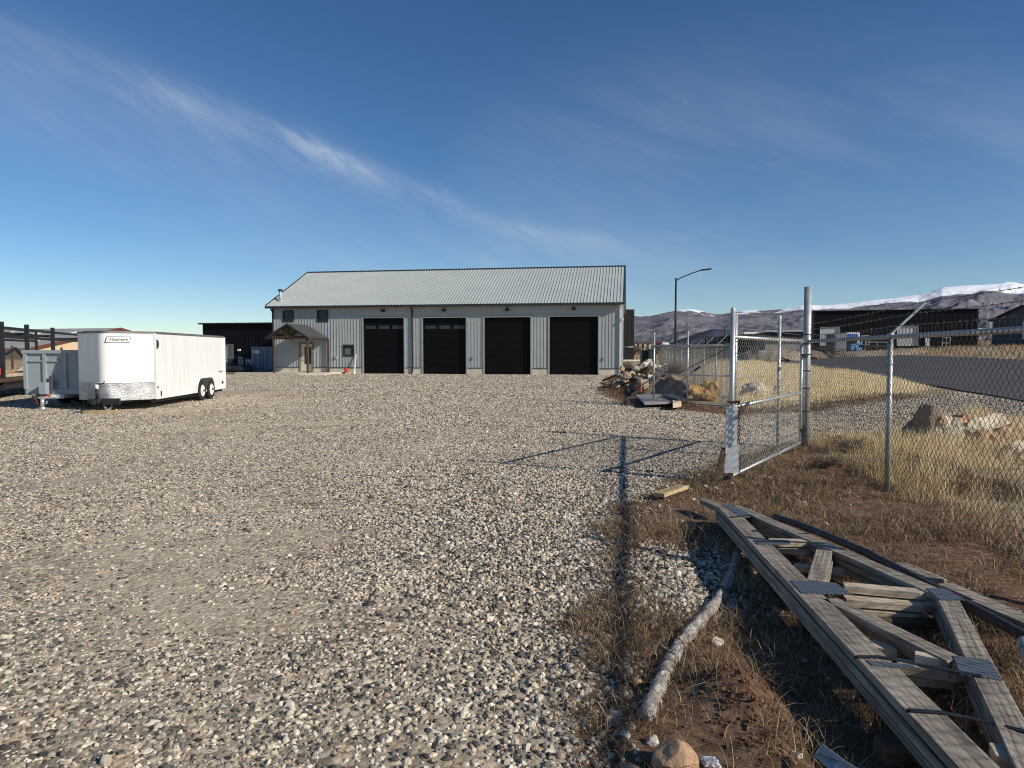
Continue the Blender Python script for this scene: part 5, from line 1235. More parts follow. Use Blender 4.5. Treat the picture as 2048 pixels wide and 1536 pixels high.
q = MB(); f4.box(q, f4.s(1850), f4.s(1858), f4.z(1850, 692), f4.z(1850, 676), 0.04, 0.2); q.build('entry_door', M['white_metal'], b4)
def ybox(name, x0, x1, y0, y1, Y_, dep, mat, label, cat, parts=()):
    a = P(x0, y0, Y_); b = P(x1, y1, Y_); e = empty(name, ((a.x + b.x) / 2, Y_, b.z), label, cat)
    q = MB(); q.box(a.x, b.x, Y_, Y_ + dep, b.z, a.z, 0.04); q.build('body', mat, e)
    for (nm, u0, u1, v0, v1, mt) in parts:
        q = MB(); q.box(a.x + (b.x - a.x) * u0, a.x + (b.x - a.x) * u1, Y_ - 0.08, Y_ - 0.002, b.z + (a.z - b.z) * v0, b.z + (a.z - b.z) * v1); q.build(nm, mt, e)
    return e
SG = simple('slate_grey_box', (0.19, 0.205, 0.235), 0.6, 0, 0.15, 0.8)
def grounded(e, Y_):
    for ch in e.children: pass
ybox('storage_box', 1669, 1693, 667, 702, 150, 4, SG, 'grey storage box beside the white roller door across the road', 'storage box', (('panel', .1, .9, .1, .9, SG),))
ybox('portable_cabin', 1693, 1719, 665, 700, 151, 3, M['white_metal'], 'small cabin with a bright blue front across the road', 'cabin', (('blue_panel', .06, .84, .58, .92, M['blue']), ('lower_panel', .04, .84, .0, .55, M['navy_panel'])))
for i, (x0, x1, y0, Y_, lb) in enumerate(((1702, 1712, 688, 146, 'left light blue crate heap under the blue cabin'), (1712, 1722, 685, 147, 'taller light blue crate right under the blue cabin'))):
    ybox('crate', x0, x1, y0, 702, Y_, 1.2, M['ltblue'], lb, 'crate', (('lid', 0, 1, .8, 1, M['ltblue']),))
# equipment frames
for i, (x0, x1, y0, y1, Y_, lb) in enumerate(((1724, 1738, 671, 690, 152, 'small pale wire frame beside the blue cabin'), (1733, 1775, 684, 700, 145, 'low flat trailer with pale rails before the black building'), (1885, 1900, 675, 686, 158, 'pale pipe frame before the right half of the black building'))):
    a = P(x0, y0, Y_); b = P(x1, y1, Y_); q = MB(); w_ = b.x - a.x
    for t in (0, 0.5, 1): q.beam(Vector((a.x + w_ * t, Y_, b.z - 1.0)), Vector((a.x + w_ * t, Y_, a.z)), 0.14, 0.14, up=(0, 1, 0))
    for zz in (a.z, b.z): q.beam(Vector((a.x, Y_, zz)), Vector((b.x, Y_, zz)), 0.14, 0.14)
    tag(q.build('equipment_rack', M['trim_grey']), lb, 'rack')
# dark parked equipment trailer bodies between the poles
for i, (x0, x1, y0, Y_, lb) in enumerate(((1632, 1672, 695, 138, 'low black flatbed left of the blue cabin across the road'), (1728, 1778, 690, 143, 'low dark machine bed right of the blue cabin'))):
    a = P(x0, y0, Y_); b = P(x1, 704, Y_); e = empty('flatbed_trailer', ((a.x + b.x) / 2, Y_, Tz((a.x + b.x) / 2, Y_)), lb, 'trailer')
    q = MB(); q.box(a.x, b.x, Y_, Y_ + 2.2, a.z - 0.45, a.z, 0.05); q.build('bed', M['black_steel'], e)
    for t in (0.2, 0.5, 0.8): q = MB(); q.disc_lathe((a.x + (b.x - a.x) * t, Y_ - 0.2, a.z - 0.75), (0, 1, 0), [(0, 0.45), (0.25, 0.45)], 14); q.build('wheel', M['rubber'], e)
# dark house at the right edge
f5 = Facade(P(1984, 680, 150).xy, P(2112, 684, 138).xy)
b5 = empty('dark_gable_building', f5.at(0, 0, 0), 'dark slate gabled building cut by the right edge', 'building')
ze = P(1984, 640, 150).z; za = P(2042, 612, 144).z; sm = f5.len * 0.5
q = MB(); q.prism([f5.at(0, 1, 0), f5.at(f5.len, 1, 0), f5.at(f5.len, ze, 0), f5.at(sm, za, 0), f5.at(0, ze, 0)], f5.n * -18); q.build('wall', simple('slate_wall', (0.045, 0.052, 0.065), 0.6), b5)
q = MB()
for a_, b_ in ((-0.6, sm), (f5.len + 0.6, sm)):
    zz = ze - 0.28; q.prism([f5.at(a_, zz, 0.6), f5.at(b_, za, 0.6), f5.at(b_, za + 0.25, 0.6), f5.at(a_, zz + 0.25, 0.6)], f5.n * -19)
q.build('roof', M['black_paint'], b5)
q = MB(); f5.box(q, f5.s(2044), f5.s(2060), f5.z(2044, 678), f5.z(2044, 642), 0.04, 0.15); q.build('entry_door', M['white_metal'], b5)
# pale low roof between the two
ybox('pale_shed', 1956, 1980, 657, 672, 190, 8, simple('pale_shed_wall', (0.10, 0.09, 0.08), 0.8), 'low shed with a snowy pale roof between the black buildings', 'shed', (('roof', -0.04, 1.04, .62, 1.0, M['white_metal']),))
# brown building with white roof edge
Yb_ = 140; a = P(1530, 664, Yb_); b = P(1622, 700, Yb_ - 3)
f6 = Facade(P(1531, 664, Yb_).xy, P(1622, 664, Yb_ - 3).xy)
b6 = empty('brown_building', f6.at(0, 0, 0), 'flat roofed brown building with white roof edge behind the gate', 'building')
z6 = P(1531, 664, Yb_).z; dep = 34
vec = (Vector(P(1498, 674, 183)) - f6.at(0, 0, 0)); vec.z = 0
q = MB(); q.prism([f6.at(0, 0.2, 0), f6.at(f6.len, 0.2, 0), f6.at(f6.len, z6, 0), f6.at(0, z6, 0)], vec); q.build('wall', M['brown_wall'], b6)
q = MB(); q.prism([f6.at(-0.2, z6, 0.2), f6.at(f6.len, z6, 0.2), f6.at(f6.len, z6 + 0.32, 0.2), f6.at(-0.2, z6 + 0.32, 0.2)], vec * 1.01); q.build('roof', M['white_metal'], b6)
for px_ in range(1540, 1612, 9):
    q = MB(); s_ = f6.s(px_); f6.box(q, s_ - 0.2, s_ + 0.2, z6 - 0.9, z6 - 0.45, 0.01, 0.05); q.build('vent', M['black_paint'], b6)
for t in np.linspace(0.06, 0.9, 7):
    c = f6.at(0, 0, 0) + vec * t; q = MB(); dv = vec.normalized(); q.obox(Vector((c.x, c.y, z6 - 1.6)), dv, Vector((dv.y, -dv.x, 0)), (0, 0, 1), 1.3, 0.06, 0.9); q.build('window', M['black_paint'], b6)
q = MB(); f6.box(q, 0, f6.len, 0.2, P(1540, 689, Yb_).z, 0.01, 0.35); q.build('base_wall', M['concrete'], b6)
# low black building with slanting roof
f7 = Facade(P(1406, 690, 190).xy, P(1470, 690, 165).xy)
b7 = empty('carport', f7.at(0, 0, 0), 'low black open sided building with sloping pale struts left of the gate', 'shed')
q = MB(); za, zb2 = P(1406, 677, 190).z, P(1470, 670, 165).z
q.prism([f7.at(0, za - 0.2, 0), f7.at(f7.len, zb2 - 0.2, 0), f7.at(f7.len, zb2 + 0.15, 0), f7.at(0, za + 0.15, 0)], f7.n * -10); q.build('roof', M['black_paint'], b7)
q = MB(); q.prism([f7.at(0, 0, -1), f7.at(f7.len, 0, -1), f7.at(f7.len, zb2 - 0.6, -1), f7.at(0, za - 0.6, -1)], f7.n * -8); q.build('wall', M['navy_panel'], b7)
for px_ in range(1408, 1470, 9): q = MB(); s_ = f7.s(px_); f7.box(q, s_ - 0.12, s_ + 0.12, 0, za - 0.22, -0.5, -0.2); q.build('post', M['black_steel'], b7)
q = MB(); f7.box(q, f7.len, f7.len + 6, zb2 + 0.1, zb2 + 0.5, -6, 0); q.build('roof_edge', M['white_metal'], b7)
for i, px_ in enumerate((1480, 1489)): pass
# far houses
for i, (x0, x1, y0, y1, Y_, rm, lb) in enumerate(((1270, 1302, 683.5, 690, 420, 'brown_wall', 'low tan farmhouse with dark roof, far beyond the green cabinets'), (1314, 1324, 684, 690, 430, 'maroon', 'far small house with red roof left of the lamp pole'), (1326, 1338, 686, 690, 440, 'white_metal', 'far small white building beside the red roofed house'))):
    a = P(x0, y0, Y_); b = P(x1, y1, Y_); e = empty('farmhouse', ((a.x + b.x) / 2, Y_, 0), lb, 'house')
    q = MB(); q.box(a.x, b.x, Y_, Y_ + 8, 0.5, a.z - 1.0); q.build('wall', M['tan_paint'] if i == 0 else M['rock_pale'], e)
    q = MB(); q.prism([Vector((a.x - 0.5, Y_ - 0.5, a.z - 1.0)), Vector((a.x - 0.5, Y_ + 8.5, a.z - 1.0)), Vector((a.x - 0.5, Y_ + 4, a.z + 0.4))], Vector((b.x - a.x + 1, 0, 0))); q.build('roof', M[rm], e)
    for t in (0.2, 0.5, 0.8): q = MB(); q.box(a.x + (b.x - a.x) * t - 0.6, a.x + (b.x - a.x) * t + 0.6, Y_ - 0.05, Y_ - 0.01, 1.6, a.z - 1.4); q.build('window', M['black_paint'], e)
# green cabinets
for i, (x0, x1, y0, Y_, lb) in enumerate(((1284, 1297, 702, 80, 'dark green utility cabinet, left one behind the rubble heap'), (1297.5, 1312, 699.5, 79, 'dark green utility cabinet, taller right one behind the rubble heap'))):
    a = P(x0, y0, Y_); b = P(x1, y0, Y_); e = empty('utility_cabinet', ((a.x + b.x) / 2, Y_, 0), lb, 'cabinet')
    q = MB(); q.box(a.x, b.x, Y_, Y_ + 1.2, 0.0, a.z, 0.03); q.build('case', M['green_box'], e)
    q = MB(); q.box(a.x + 0.05, (a.x + b.x) / 2 - 0.01, Y_ - 0.03, Y_ - 0.002, 0.1, a.z - 0.12); q.box((a.x + b.x) / 2 + 0.01, b.x - 0.05, Y_ - 0.03, Y_ - 0.002, 0.1, a.z - 0.12); q.build('door', M['green_box'], e)
    q = MB(); q.box(a.x - 0.05, b.x + 0.05, Y_ - 0.08, Y_ + 1.25, a.z + 0.002, a.z + 0.07); q.build('lid', M['green_box'], e)
# berms hiding the feet of the far buildings
def berm(x0, x1, py_top, Y_, ry, label, mat='soil', seed=1):
    a = P(x0, py_top, Y_); b = P(x1, py_top, Y_); cx = (a.x + b.x) / 2; zt = (a.z - Tz(cx, Y_)) * 0.72
    mound('dirt_berm', (cx, Y_), (b.x - a.x) / 2 * 1.15, ry, zt, M[mat], label, 'dirt berm', seed, pw=4.5, nz=0.5)
berm(1478, 1600, 692, 108, 6, 'tan dirt berm beyond the road behind the near gate', 'soil', 11)
berm(1560, 1640, 693.5, 112, 5, 'brush covered berm at the big gate post', 'soil_mix', 12)
berm(1670, 1850, 697, 112, 6, 'pale rocky berm in front of the blue cabin', 'soil', 13)
q = MB(); c = P(1509, 702, 100); q.obox(c, (1, 0, 0), (0, 1, 0), (0, 0, 1), 0.5, 0.6, 0.55, 0.1); tag(q.build('concrete_culvert', M['black_steel']), 'dark culvert mouth in the berm beyond the road', 'culvert')

# ================================================================== rocks and rubble
import bmesh
def rock(name, c, size, mat, label, cat='rock', group=None, seed=0, cuts=9, rotz=0.0, sub=4, rough=0.10, build=True):
    bm = bmesh.new(); bmesh.ops.create_icosphere(bm, subdivisions=sub, radius=1.0)
    rs = random.Random(seed * 77 + 5); pl = []
    for _ in range(cuts):
        n = Vector((rs.gauss(0, 1), rs.gauss(0, 1), rs.gauss(0, 1))).normalized(); pl.append((n, rs.uniform(0.45, 0.85)))
    so = Vector((seed * 3.1, seed * 1.7, 0)); cr, sr = math.cos(rotz), math.sin(rotz)
    for v in bm.verts:
        p = v.co.copy()
        for n, d in pl:
            k = p.dot(n) - d
            if k > 0: p -= n * k * 0.93
        p += p.normalized() * (mn.fractal(p * 1.6 + so, 1.0, 2.1, 5) * rough * 1.5)
        p = Vector((p.x * size[0], p.y * size[1], p.z * size[2]))
        v.co = Vector((p.x * cr - p.y * sr, p.x * sr + p.y * cr, p.z))
    me = bpy.data.meshes.new(name); bm.to_mesh(me); bm.free(); me.materials.append(mat)
    for f in me.polygons: f.use_smooth = False
    o = bpy.data.objects.new(name, me); COL.objects.link(o); o.location = c; WL[o.name] = Vector((0, 0, 0))
    return tag(o, label, cat, group)
def Gr(px, py, dz=0.0): p = GT(px, py); return Vector((p.x, p.y, p.z + dz))
# soil heap under the rubble
mound('rubble_soil', (6.75, 33.5), 1.9, 3.0, 1.0, M['soil_mix'], 'brown soil heap carrying the broken rocks beside the shop', 'dirt pile', 21)
mound('rubble_soil', (6.0, 27.5), 1.5, 1.8, 0.6, M['soil_mix'], 'lower brown soil heap under the blocks behind the far gate leaf', 'dirt pile', 22)
rg = random.Random(3)
def at(px, py, Y): return P(px, py, Y)
R1 = 'pale broken rock lying on the soil heap beside the shop'
for i in range(22):
    t = rg.random(); px_ = 1246 + t * 62 + rg.uniform(-6, 6); py_ = 757 - t * 30 + rg.uniform(-7, 5); s = rg.uniform(0.13, 0.30)
    rock('rock', at(px_, py_, 33 - rg.uniform(0, 2)), (s, s * 0.8, s * 0.65), M[rg.choice(['rock_pale', 'rock_pale', 'rock_white', 'rock_tan'])], R1, 'rock', 'rocks on the rubble heap', i + 1, sub=3, rotz=rg.uniform(0, 3))
R2 = 'small dark brown stone in the rubble at the foot of the heap'
for i in range(46):
    px_ = rg.uniform(1225, 1350); py_ = 748 + rg.uniform(0, 26) ; s = rg.uniform(0.08, 0.22)
    rock('rock', at(px_, py_, 31.5 - rg.uniform(0, 2.5)), (s, s * 0.8, s * 0.6), M[rg.choice(['rock_dark', 'rock_dark', 'rock_tan'])], R2, 'rock', 'dark stones in the rubble', i + 60, sub=3, rotz=rg.uniform(0, 3))
for (x0, x1, y0, y1, Y_, mt, lb, sd) in (
    (1294, 1307, 748, 762, 28.5, 'rock_white', 'squarish cream rock above the stacked tan blocks', 101),
    (1314, 1325, 729, 741, 31, 'rock_white', 'cream rock chunk left of the crossed pair on the heap', 102),
    (1322, 1336, 729, 744, 30.5, 'rock_white', 'largest cream chunk standing on the right of the heap', 103),
    (1323, 1338, 742, 749, 30, 'rock_white', 'flat cream chunk just under the largest cream chunk', 104),
    (1308, 1331, 754, 768, 28, 'rock_tan', 'arched peach coloured rock right of the stacked blocks', 105),
    (1309, 1326, 760, 774, 27.4, 'rock_dark', 'dark rock under the arched peach rock', 106),
    (1326, 1338, 769, 786, 26.2, 'rock_tan', 'small upright tan rock between blocks and dark boulder', 107),
    (1339, 1349, 768, 778, 26.3, 'rock_tan', 'small pinkish rock leaning on the dark boulder', 108),
    (1334, 1389, 762, 804, 24.4, 'rock_dark', 'big dark grey boulder behind the far gate leaf', 109),
    (1378, 1440, 763, 809, 23.7, 'rock_ochre', 'big ochre boulder right of the dark boulder', 110),
    (1478, 1560, 770, 812, 24.6, 'rock_pale', 'large pale boulder seen through the near gate leaf', 111),
    (1540, 1580, 774, 808, 24.2, 'rock_pale', 'pale boulder end right beside the large pale boulder', 112),
    (1812, 1892, 832, 912, 12.4, 'rock_umber', 'rounded dark boulder in the tall grass outside the fence', 113),
    (1866, 1920, 832, 910, 12.2, 'rock_pale', 'pale split boulder touching the rounded dark boulder', 114),
    (1890, 1958, 834, 912, 12.5, 'rock_tan', 'tan boulder in the middle of the outside rock row', 115),
    (1928, 2004, 842, 912, 12.3, 'rock_pale', 'cream boulder right of the tan boulder outside the fence', 116),
    (1960, 2046, 858, 925, 11.6, 'rock_tan', 'low orange tan rock near the right edge outside the fence', 117),
    (2010, 2060, 885, 935, 10.6, 'rock_pale', 'low pale rock at the right edge outside the fence', 118),
    (1874, 1895, 834, 850, 12.0, 'rock_tan', 'small orange rock perched on the split boulder', 119),
    (1240, 1250, 733, 748, 44, 'rock_tan', 'rock against the white corner of the grey shop', 120)):
    a = P(x0, y0, Y_); b = P(x1, y1, Y_); c = (a + b) / 2; kk = 1.22 if 113 <= sd <= 118 else 1.0; s = ((b.x - a.x) / 2 * 1.35 * kk, (b.x - a.x) / 2 * 1.1, (a.z - b.z) / 2 * 1.35 * kk)
    rock('boulder' if x1 - x0 > 30 else 'rock', c, s, M[mt], lb, 'rock', None, sd, cuts=16, sub=5, rough=0.17, rotz=0.0)
def crate_block(px0, px1, py0, py1, Y_, mt, lb, rz=0.2, dep=0.42):
    a = P(px0, py0, Y_); b = P(px1, py1, Y_); q = MB(); ax = Vector((math.cos(rz), math.sin(rz), 0)); q.obox((a + b) / 2 + Vector((0, dep / 2, 0)), ax, Vector((-ax.y, ax.x, 0)), (0, 0, 1), (b.x - a.x) / 2, dep / 2, (a.z - b.z) / 2, 0.015)
    return tag(q.build('concrete_block', M[mt]), lb, 'block')
crate_block(1279, 1297, 759.5, 766, 27.0, 'block', 'topmost tan concrete block of the small stack', 0.15)
crate_block(1282, 1297, 766.5, 773, 26.9, 'block', 'second tan block from the top of the small stack', 0.05)
crate_block(1275, 1286, 773.5, 786, 26.6, 'brick', 'red block at the bottom left of the small stack', -0.35)
crate_block(1286.5, 1298, 773.5, 787, 26.8, 'block', 'tan block at the bottom right of the small stack', 0.1)
def sheet(pxs_, z, th, mt, name, lb, cat):
    q = MB(); q.prism([G(x_, y_, z) for x_, y_ in pxs_], Vector((0, 0, -th))); return tag(q.build(name, M[mt]), lb, cat)
sheet(((1271, 789), (1322, 788), (1352, 799), (1352, 804), (1289, 806)), 0.16, 0.05, 'slab_grey', 'grey_sheet', 'large flat grey sheet lying before the rubble heap', 'sheet')
sheet(((1275, 793), (1300, 791), (1340, 803), (1330, 807), (1293, 808)), 0.105, 0.04, 'slab_grey', 'grey_sheet', 'lower grey sheet under the large flat one', 'sheet')
sheet(((1325, 789), (1345, 788), (1372, 797), (1356, 799)), 0.24, 0.06, 'slab_dark', 'slate_slab', 'dark slate slab resting on the right of the grey sheet', 'slab')
sheet(((1345, 800), (1361, 799), (1363, 804), (1346, 806)), 0.20, 0.14, 'block', 'stone_slab', 'small tan slab at the right corner of the grey sheet', 'slab')
q = MB(); q.beam(P(1343, 751, 27.2), P(1364, 769, 25.2), 0.20, 0.14); tag(q.build('stone_slab', M['rock_tan']), 'long pinkish slab leaning behind the dark boulder', 'slab')
q = MB(); q.tube([G(1243, 772, 0.12), P(1304, 727, 31.2)], 0.05, 8); tag(q.build('wooden_pole', M['brown_wood']), 'nearer dark pole leaning on the rubble heap', 'pole')
q = MB(); q.tube([G(1206, 761, 0.10), P(1284, 728, 33.6)], 0.06, 8); tag(q.build('wooden_pole', M['brown_wood']), 'farther dark pole on the rubble heap, standing partly for a shadow line', 'pole')  # dark tube, partly standing in for a shadow line on the heap
q = MB()
for k in range(4): q.tube([G(1250 + k * 3, 778 + k * 4, 0.08), G(1276 + k * 3, 770 + k * 3, 0.16)], 0.06, 7)
tag(q.build('drain_pipe', M['pipe_black']), 'bundle of short black pipes left of the block stack', 'pipe')
# bush on the heap
def shrub(name, c, r, h, n, mat, label):
    q = MB(); rs = random.Random(int(c[0] * 100)); c = Vector(c)
    for i in range(n):
        a = rs.uniform(0, 6.28); l = rs.uniform(0.4, 1); p = c + Vector((rs.gauss(0, r * 0.15), rs.gauss(0, r * 0.15), 0)); e_ = c + Vector((math.cos(a) * r * l, math.sin(a) * r * l, h * rs.uniform(0.3, 1)))
        m_ = p.lerp(e_, 0.5) + Vector((rs.gauss(0, r * 0.1), rs.gauss(0, r * 0.1), h * 0.12)); q.tube([p, m_, e_], r * 0.012, 3, caps=False, radii=[r * 0.018, r * 0.012, r * 0.005])
        for k in range(3): t_ = m_.lerp(e_, rs.random()); q.tube([t_, t_ + Vector((rs.gauss(0, r * 0.2), rs.gauss(0, r * 0.2), rs.uniform(0, h * 0.25)))], r * 0.006, 3, caps=False)
    return tag(q.build(name, mat), label, 'bush')
shrub('dry_bush', P(1346, 752, 29.5), 0.55, 0.55, 120, M['bark_weeds'], 'leafless brown bush on the right of the rubble heap')
shrub('dry_bush', G(1252, 742, 0.0), 0.7, 0.9, 120, M['bark_weeds'], 'thin leafless bush by the white corner of the shop')
for i, (px_, py_, r_, h_) in enumerate(((1698, 905, 0.45, 0.30), (1760, 945, 0.3, 0.22), (1650, 935, 0.3, 0.18))):
    shrub('dry_bush', Gr(px_, py_), r_ * 0.8, h_ * 0.9, 90, M['bark_weeds'], ['dark bare bush nearest the big gate post', 'dark bare bush left of the middle fence post', 'low dark bush below the near gate leaf', 'dark bare bush right of the middle fence post', 'dark bare bush low at the right edge by the netting'][i])
# scattered white stones near the gate and the tube
W1 = 'small white limestone lying on the brown soil near the gate'
for i, (px_, py_, s) in enumerate(((1333, 975, 0.035), (1410, 977, 0.045), (1432, 980, 0.04), (1464, 969, 0.03), (1522, 957, 0.045), (1541, 959, 0.045), (1594, 991, 0.035), (1606, 1010, 0.05), (1650, 1050, 0.04), (1386, 1000, 0.03), (1560, 1040, 0.02), (1480, 995, 0.02), (1640, 1075, 0.025), (1700, 1010, 0.02))):
    rock('white_stone', Gr(px_, py_, s * 0.35), (s, s * 0.8, s * 0.7), M['rock_white'], W1, 'stone', 'white stones by the gate', 200 + i, sub=3, cuts=8)
W2 = 'white limestone among the gravel left of the grey tube'
for i, (px_, py_, s) in enumerate(((1357, 1153, 0.042), (1382, 1157, 0.042), (1340, 1140, 0.03), (1380, 1243, 0.04), (1432, 1288, 0.04), (1365, 1205, 0.03), (1230, 1434, 0.036), (1306, 1487, 0.035), (1222, 1445, 0.03), (1250, 1475, 0.03), (1400, 1120, 0.02))):
    rock('white_stone', Gr(px_, py_, s * 0.3), (s, s * 0.8, s * 0.75), M['rock_white'], W2, 'stone', 'white stones by the grey tube', 230 + i, sub=3, cuts=8)
rock('stone', Gr(1215, 1284, 0.01), (0.034, 0.034, 0.034), M['rock_tan'], 'round tan stone in the shadow stripe on the gravel', 'stone', None, 261, sub=4, cuts=3)
rock('stone', Gr(1271, 1367, 0.01), (0.038, 0.034, 0.034), M['rock_tan'], 'pinkish stone lying in the weeds left of the grey tube', 'stone', None, 262, sub=4, cuts=5)
rock('stone', Gr(1350, 1540, 0.03), (0.092, 0.08, 0.085), M['rock_tan'], 'smooth tan boulder at the bottom edge of the picture', 'stone', None, 263, sub=5, cuts=3, rough=0.04)
rock('stone', Gr(1262, 1545, 0.0), (0.05, 0.04, 0.03), M['rock_dark'], 'dark flat cobble left of the smooth tan boulder', 'stone', None, 264, sub=4, cuts=5)
rock('crumpled_can', Gr(1417, 1534, 0.015), (0.045, 0.03, 0.026), M['foil'], 'crumpled pale blue can beside the smooth tan boulder', 'can', None, 265, sub=4, cuts=16, rough=0.2)
q = MB(); a = G(1628, 1508, 0.06); b = G(1690, 1552, 0.10); q.prism([a, a + Vector((0.05, -0.02, 0.02)), b + Vector((0.05, 0, 0.03)), b + Vector((-0.02, -0.02, 0))], Vector((0.0, 0.01, -0.008))); q.prism([a + Vector((0.01, 0.01, 0)), a + Vector((0.04, 0.02, 0.03)), b + Vector((0.03, 0.02, 0.03))], Vector((0.01, 0.0, -0.006)))
tag(q.build('plastic_scrap', M['white_plastic']), 'torn grey white plastic scrap at the bottom edge', 'scrap')
# loose boards
q = MB(); a = G(1318, 990, 0.075); b = G(1367, 973, 0.075); q.beam(a, b, 0.13, 0.045, bev=0.004)
o = tag(q.build('loose_board', M['yellow_wood']), 'short yellow board on the gravel near the gate', 'board')
q = MB(); a = G(1408, 1003, 0.12); b = G(1447, 1020, 0.12); q.beam(a, b, 0.09, 0.05); tag(q.build('loose_board', M['grey_wood']), 'short brown grey board end at the tip of the timber stack', 'board')
for i, (a, b, w, lb) in enumerate((((1800, 1130), (1880, 1165), 0.12, 'upper grey plank half buried behind the black pipe'), ((1890, 1172), (1995, 1218), 0.13, 'middle grey plank half buried behind the black pipe'), ((1960, 1205), (2070, 1252), 0.14, 'lowest splintered plank at the right edge'))):
    q = MB(); q.beam(G(*a, 0.05 + 0.017 * i), G(*b, 0.05 + 0.017 * i), w, 0.04, bev=0.004); tag(q.build('old_plank', M['grey_wood']), lb, 'plank')

# ================================================================== stack of roof trusses
ts = empty('roof_truss_stack', G(1650, 1250, 0), 'stack of weathered wooden roof trusses strapped together in the foreground', 'timber stack')
TZ = 0.205; TH = 0.041
def GX(px, py): p = G(px, py, TZ); return Vector((p.x, p.y, 0))
def member(nm, a, b, w, plies=(0, 1, 2), ext=0.0, mat='grey_wood', sh=0.0, end=False):
    a = Vector(a); b = Vector(b); d = (b - a).normalized(); sd = Vector((d.y, -d.x, 0)).normalized()
    for k in plies:
        zc = TZ - TH / 2 - k * (TH + 0.006); j = Vector((random.uniform(-.010, .010), random.uniform(-.010, .010), 0)) + sd * sh * k
        q = MB(); q.beam(V3(a, zc) + j - d * ext + d * random.uniform(-.01, .01), V3(b, zc) + j + d * ext, w, TH, bev=0.004); q.build(nm, M[mat], ts)
bcA, bcM = GX(1449, 1012), GX(1849, 1423); bcB = bcM + (bcM - bcA) * 0.22
pk = GX(1892, 1190); tcA = GX(1470, 1011)
member('bottom_chord', bcA, bcB, 0.15); member('top_chord', tcA, pk, 0.12); tq = GX(2027, 1457); member('rafter', pk, tq + (tq - pk) * 0.3, 0.115)
member('web', GX(1652, 1096), GX(1634, 1166), 0.11, (0, 1), -0.05); member('web', GX(1655, 1194), GX(1925, 1325), 0.105, (0, 1), -0.03)
# pale cross webs with pointed ends, on the lower layers
def pointed(a, b, z, w=0.085, th=0.042, tip=0.07):
    a = Vector(a); b = Vector(b); a.z = b.z = 0; d = (b - a).normalized(); s = Vector((-d.y, d.x, 0)); L = (b - a).length; q = MB()
    poly = [a - s * w / 2, b - d * tip - s * w / 2, b - s * w * 0.05, b - d * tip * 0.6 + s * w / 2, a + s * w / 2]
    q.prism([V3(p, z) for p in poly], Vector((0, 0, th)))
    for i in range(len(q.v)): v = Vector(q.v[i]); q.l[i] = ((v - a).dot(d) + a.x * 9, (v - a).dot(s), v.z)
    q.build('cross_web', M['pale_wood'], ts)
for (p0, p1, z, w) in (((1688, 1181), (1862, 1197), TZ - 0.050, 0.085), ((1690, 1208), (1868, 1222), TZ - 0.105, 0.09), ((1700, 1228), (1850, 1240), TZ - 0.16, 0.09),
                       ((1540, 1090), (1632, 1092), TZ - 0.050, 0.085), ((1552, 1104), (1628, 1108), TZ - 0.105, 0.085), ((1590, 1140), (1703, 1150), TZ - 0.14, 0.085),
                       ((1795, 1340), (1942, 1362), TZ - 0.10, 0.09), ((1812, 1362), (1932, 1374), TZ - 0.15, 0.09), ((1740, 1300), (1795, 1316), TZ - 0.10, 0.085),
                       ((1830, 1322), (1966, 1350), TZ - 0.050, 0.05), ((1985, 1520), (2075, 1535), TZ - 0.06, 0.09)):
    a = G(*p0, z); b = G(*p1, z); pointed(a, b, z, w)
def nplate(pxs_, z=TZ + 0.0015, lab=None):
    c = [G(x_, y_, z) for x_, y_ in pxs_]; q = MB(); q.prism(c, Vector((0, 0, 0.0025)))
    o0 = c[0]; u = (c[1] - c[0]).normalized(); w = Vector((-u.y, u.x, 0))
    for i in range(len(q.v)): v = Vector(q.v[i]); q.l[i] = ((v - o0).dot(u), (v - o0).dot(w), 0)
    q.build('nail_plate', M['plate'], ts)
nplate(((1580, 1161), (1672, 1166), (1705, 1190), (1604, 1187)))
nplate(((1628, 1085), (1662, 1085), (1680, 1099), (1650, 1099)))
nplate(((1852, 1177), (1890, 1177), (1930, 1201), (1880, 1200)))
nplate(((1906, 1312), (1978, 1320), (2006, 1362), (1921, 1349)))
nplate(((1732, 1321), (1822, 1330), (1842, 1338), (1746, 1332)))
nplate(((1441, 1010), (1462, 1009), (1510, 1033), (1490, 1036)))
nplate(((1507, 1079), (1576, 1080), (1582, 1089), (1516, 1090)))
def strap(pts, w=0.016):
    q = MB(); P3 = [G(x_, y_, z_) for x_, y_, z_ in pts]
    for a, b in zip(P3[:-1], P3[1:]): q.beam(a, b + (b - a).normalized() * 0.004, w, 0.004)
    q.build('strap', M['strap'], ts)
T2 = TZ + 0.007; TLo = TZ - 0.13
strap(((1708, 1345, TLo), (1714, 1313, T2), (1758, 1313, T2), (1834, 1328, T2 - 0.01), (1962, 1352, T2)), 0.022)
strap(((1806, 1465, TLo), (1819, 1420, T2), (1880, 1424, T2), (1960, 1440, T2 - 0.02), (2050, 1462, T2), (2110, 1478, T2)), 0.024)
strap(((1450, 1045, TLo), (1462, 1034, T2), (1500, 1030, T2), (1512, 1036, T2)), 0.02)
strap(((1502, 1070, TLo), (1506, 1061, T2), (1590, 1068, T2 - 0.01), (1640, 1066, T2)), 0.02)
strap(((1508, 1090, TLo), (1514, 1082, T2), (1570, 1083, T2), (1648, 1086, T2)), 0.024)
# supports under the stack
for (a, b) in (((1480, 1075), (1600, 1075)), ((1600, 1250), (1900, 1255)), ((1760, 1500), (2060, 1500))):
    q = MB(); q.beam(G(*a, 0.03), G(*b, 0.03), 0.09, 0.08); q.build('bearer', M['brown_wood'], ts)
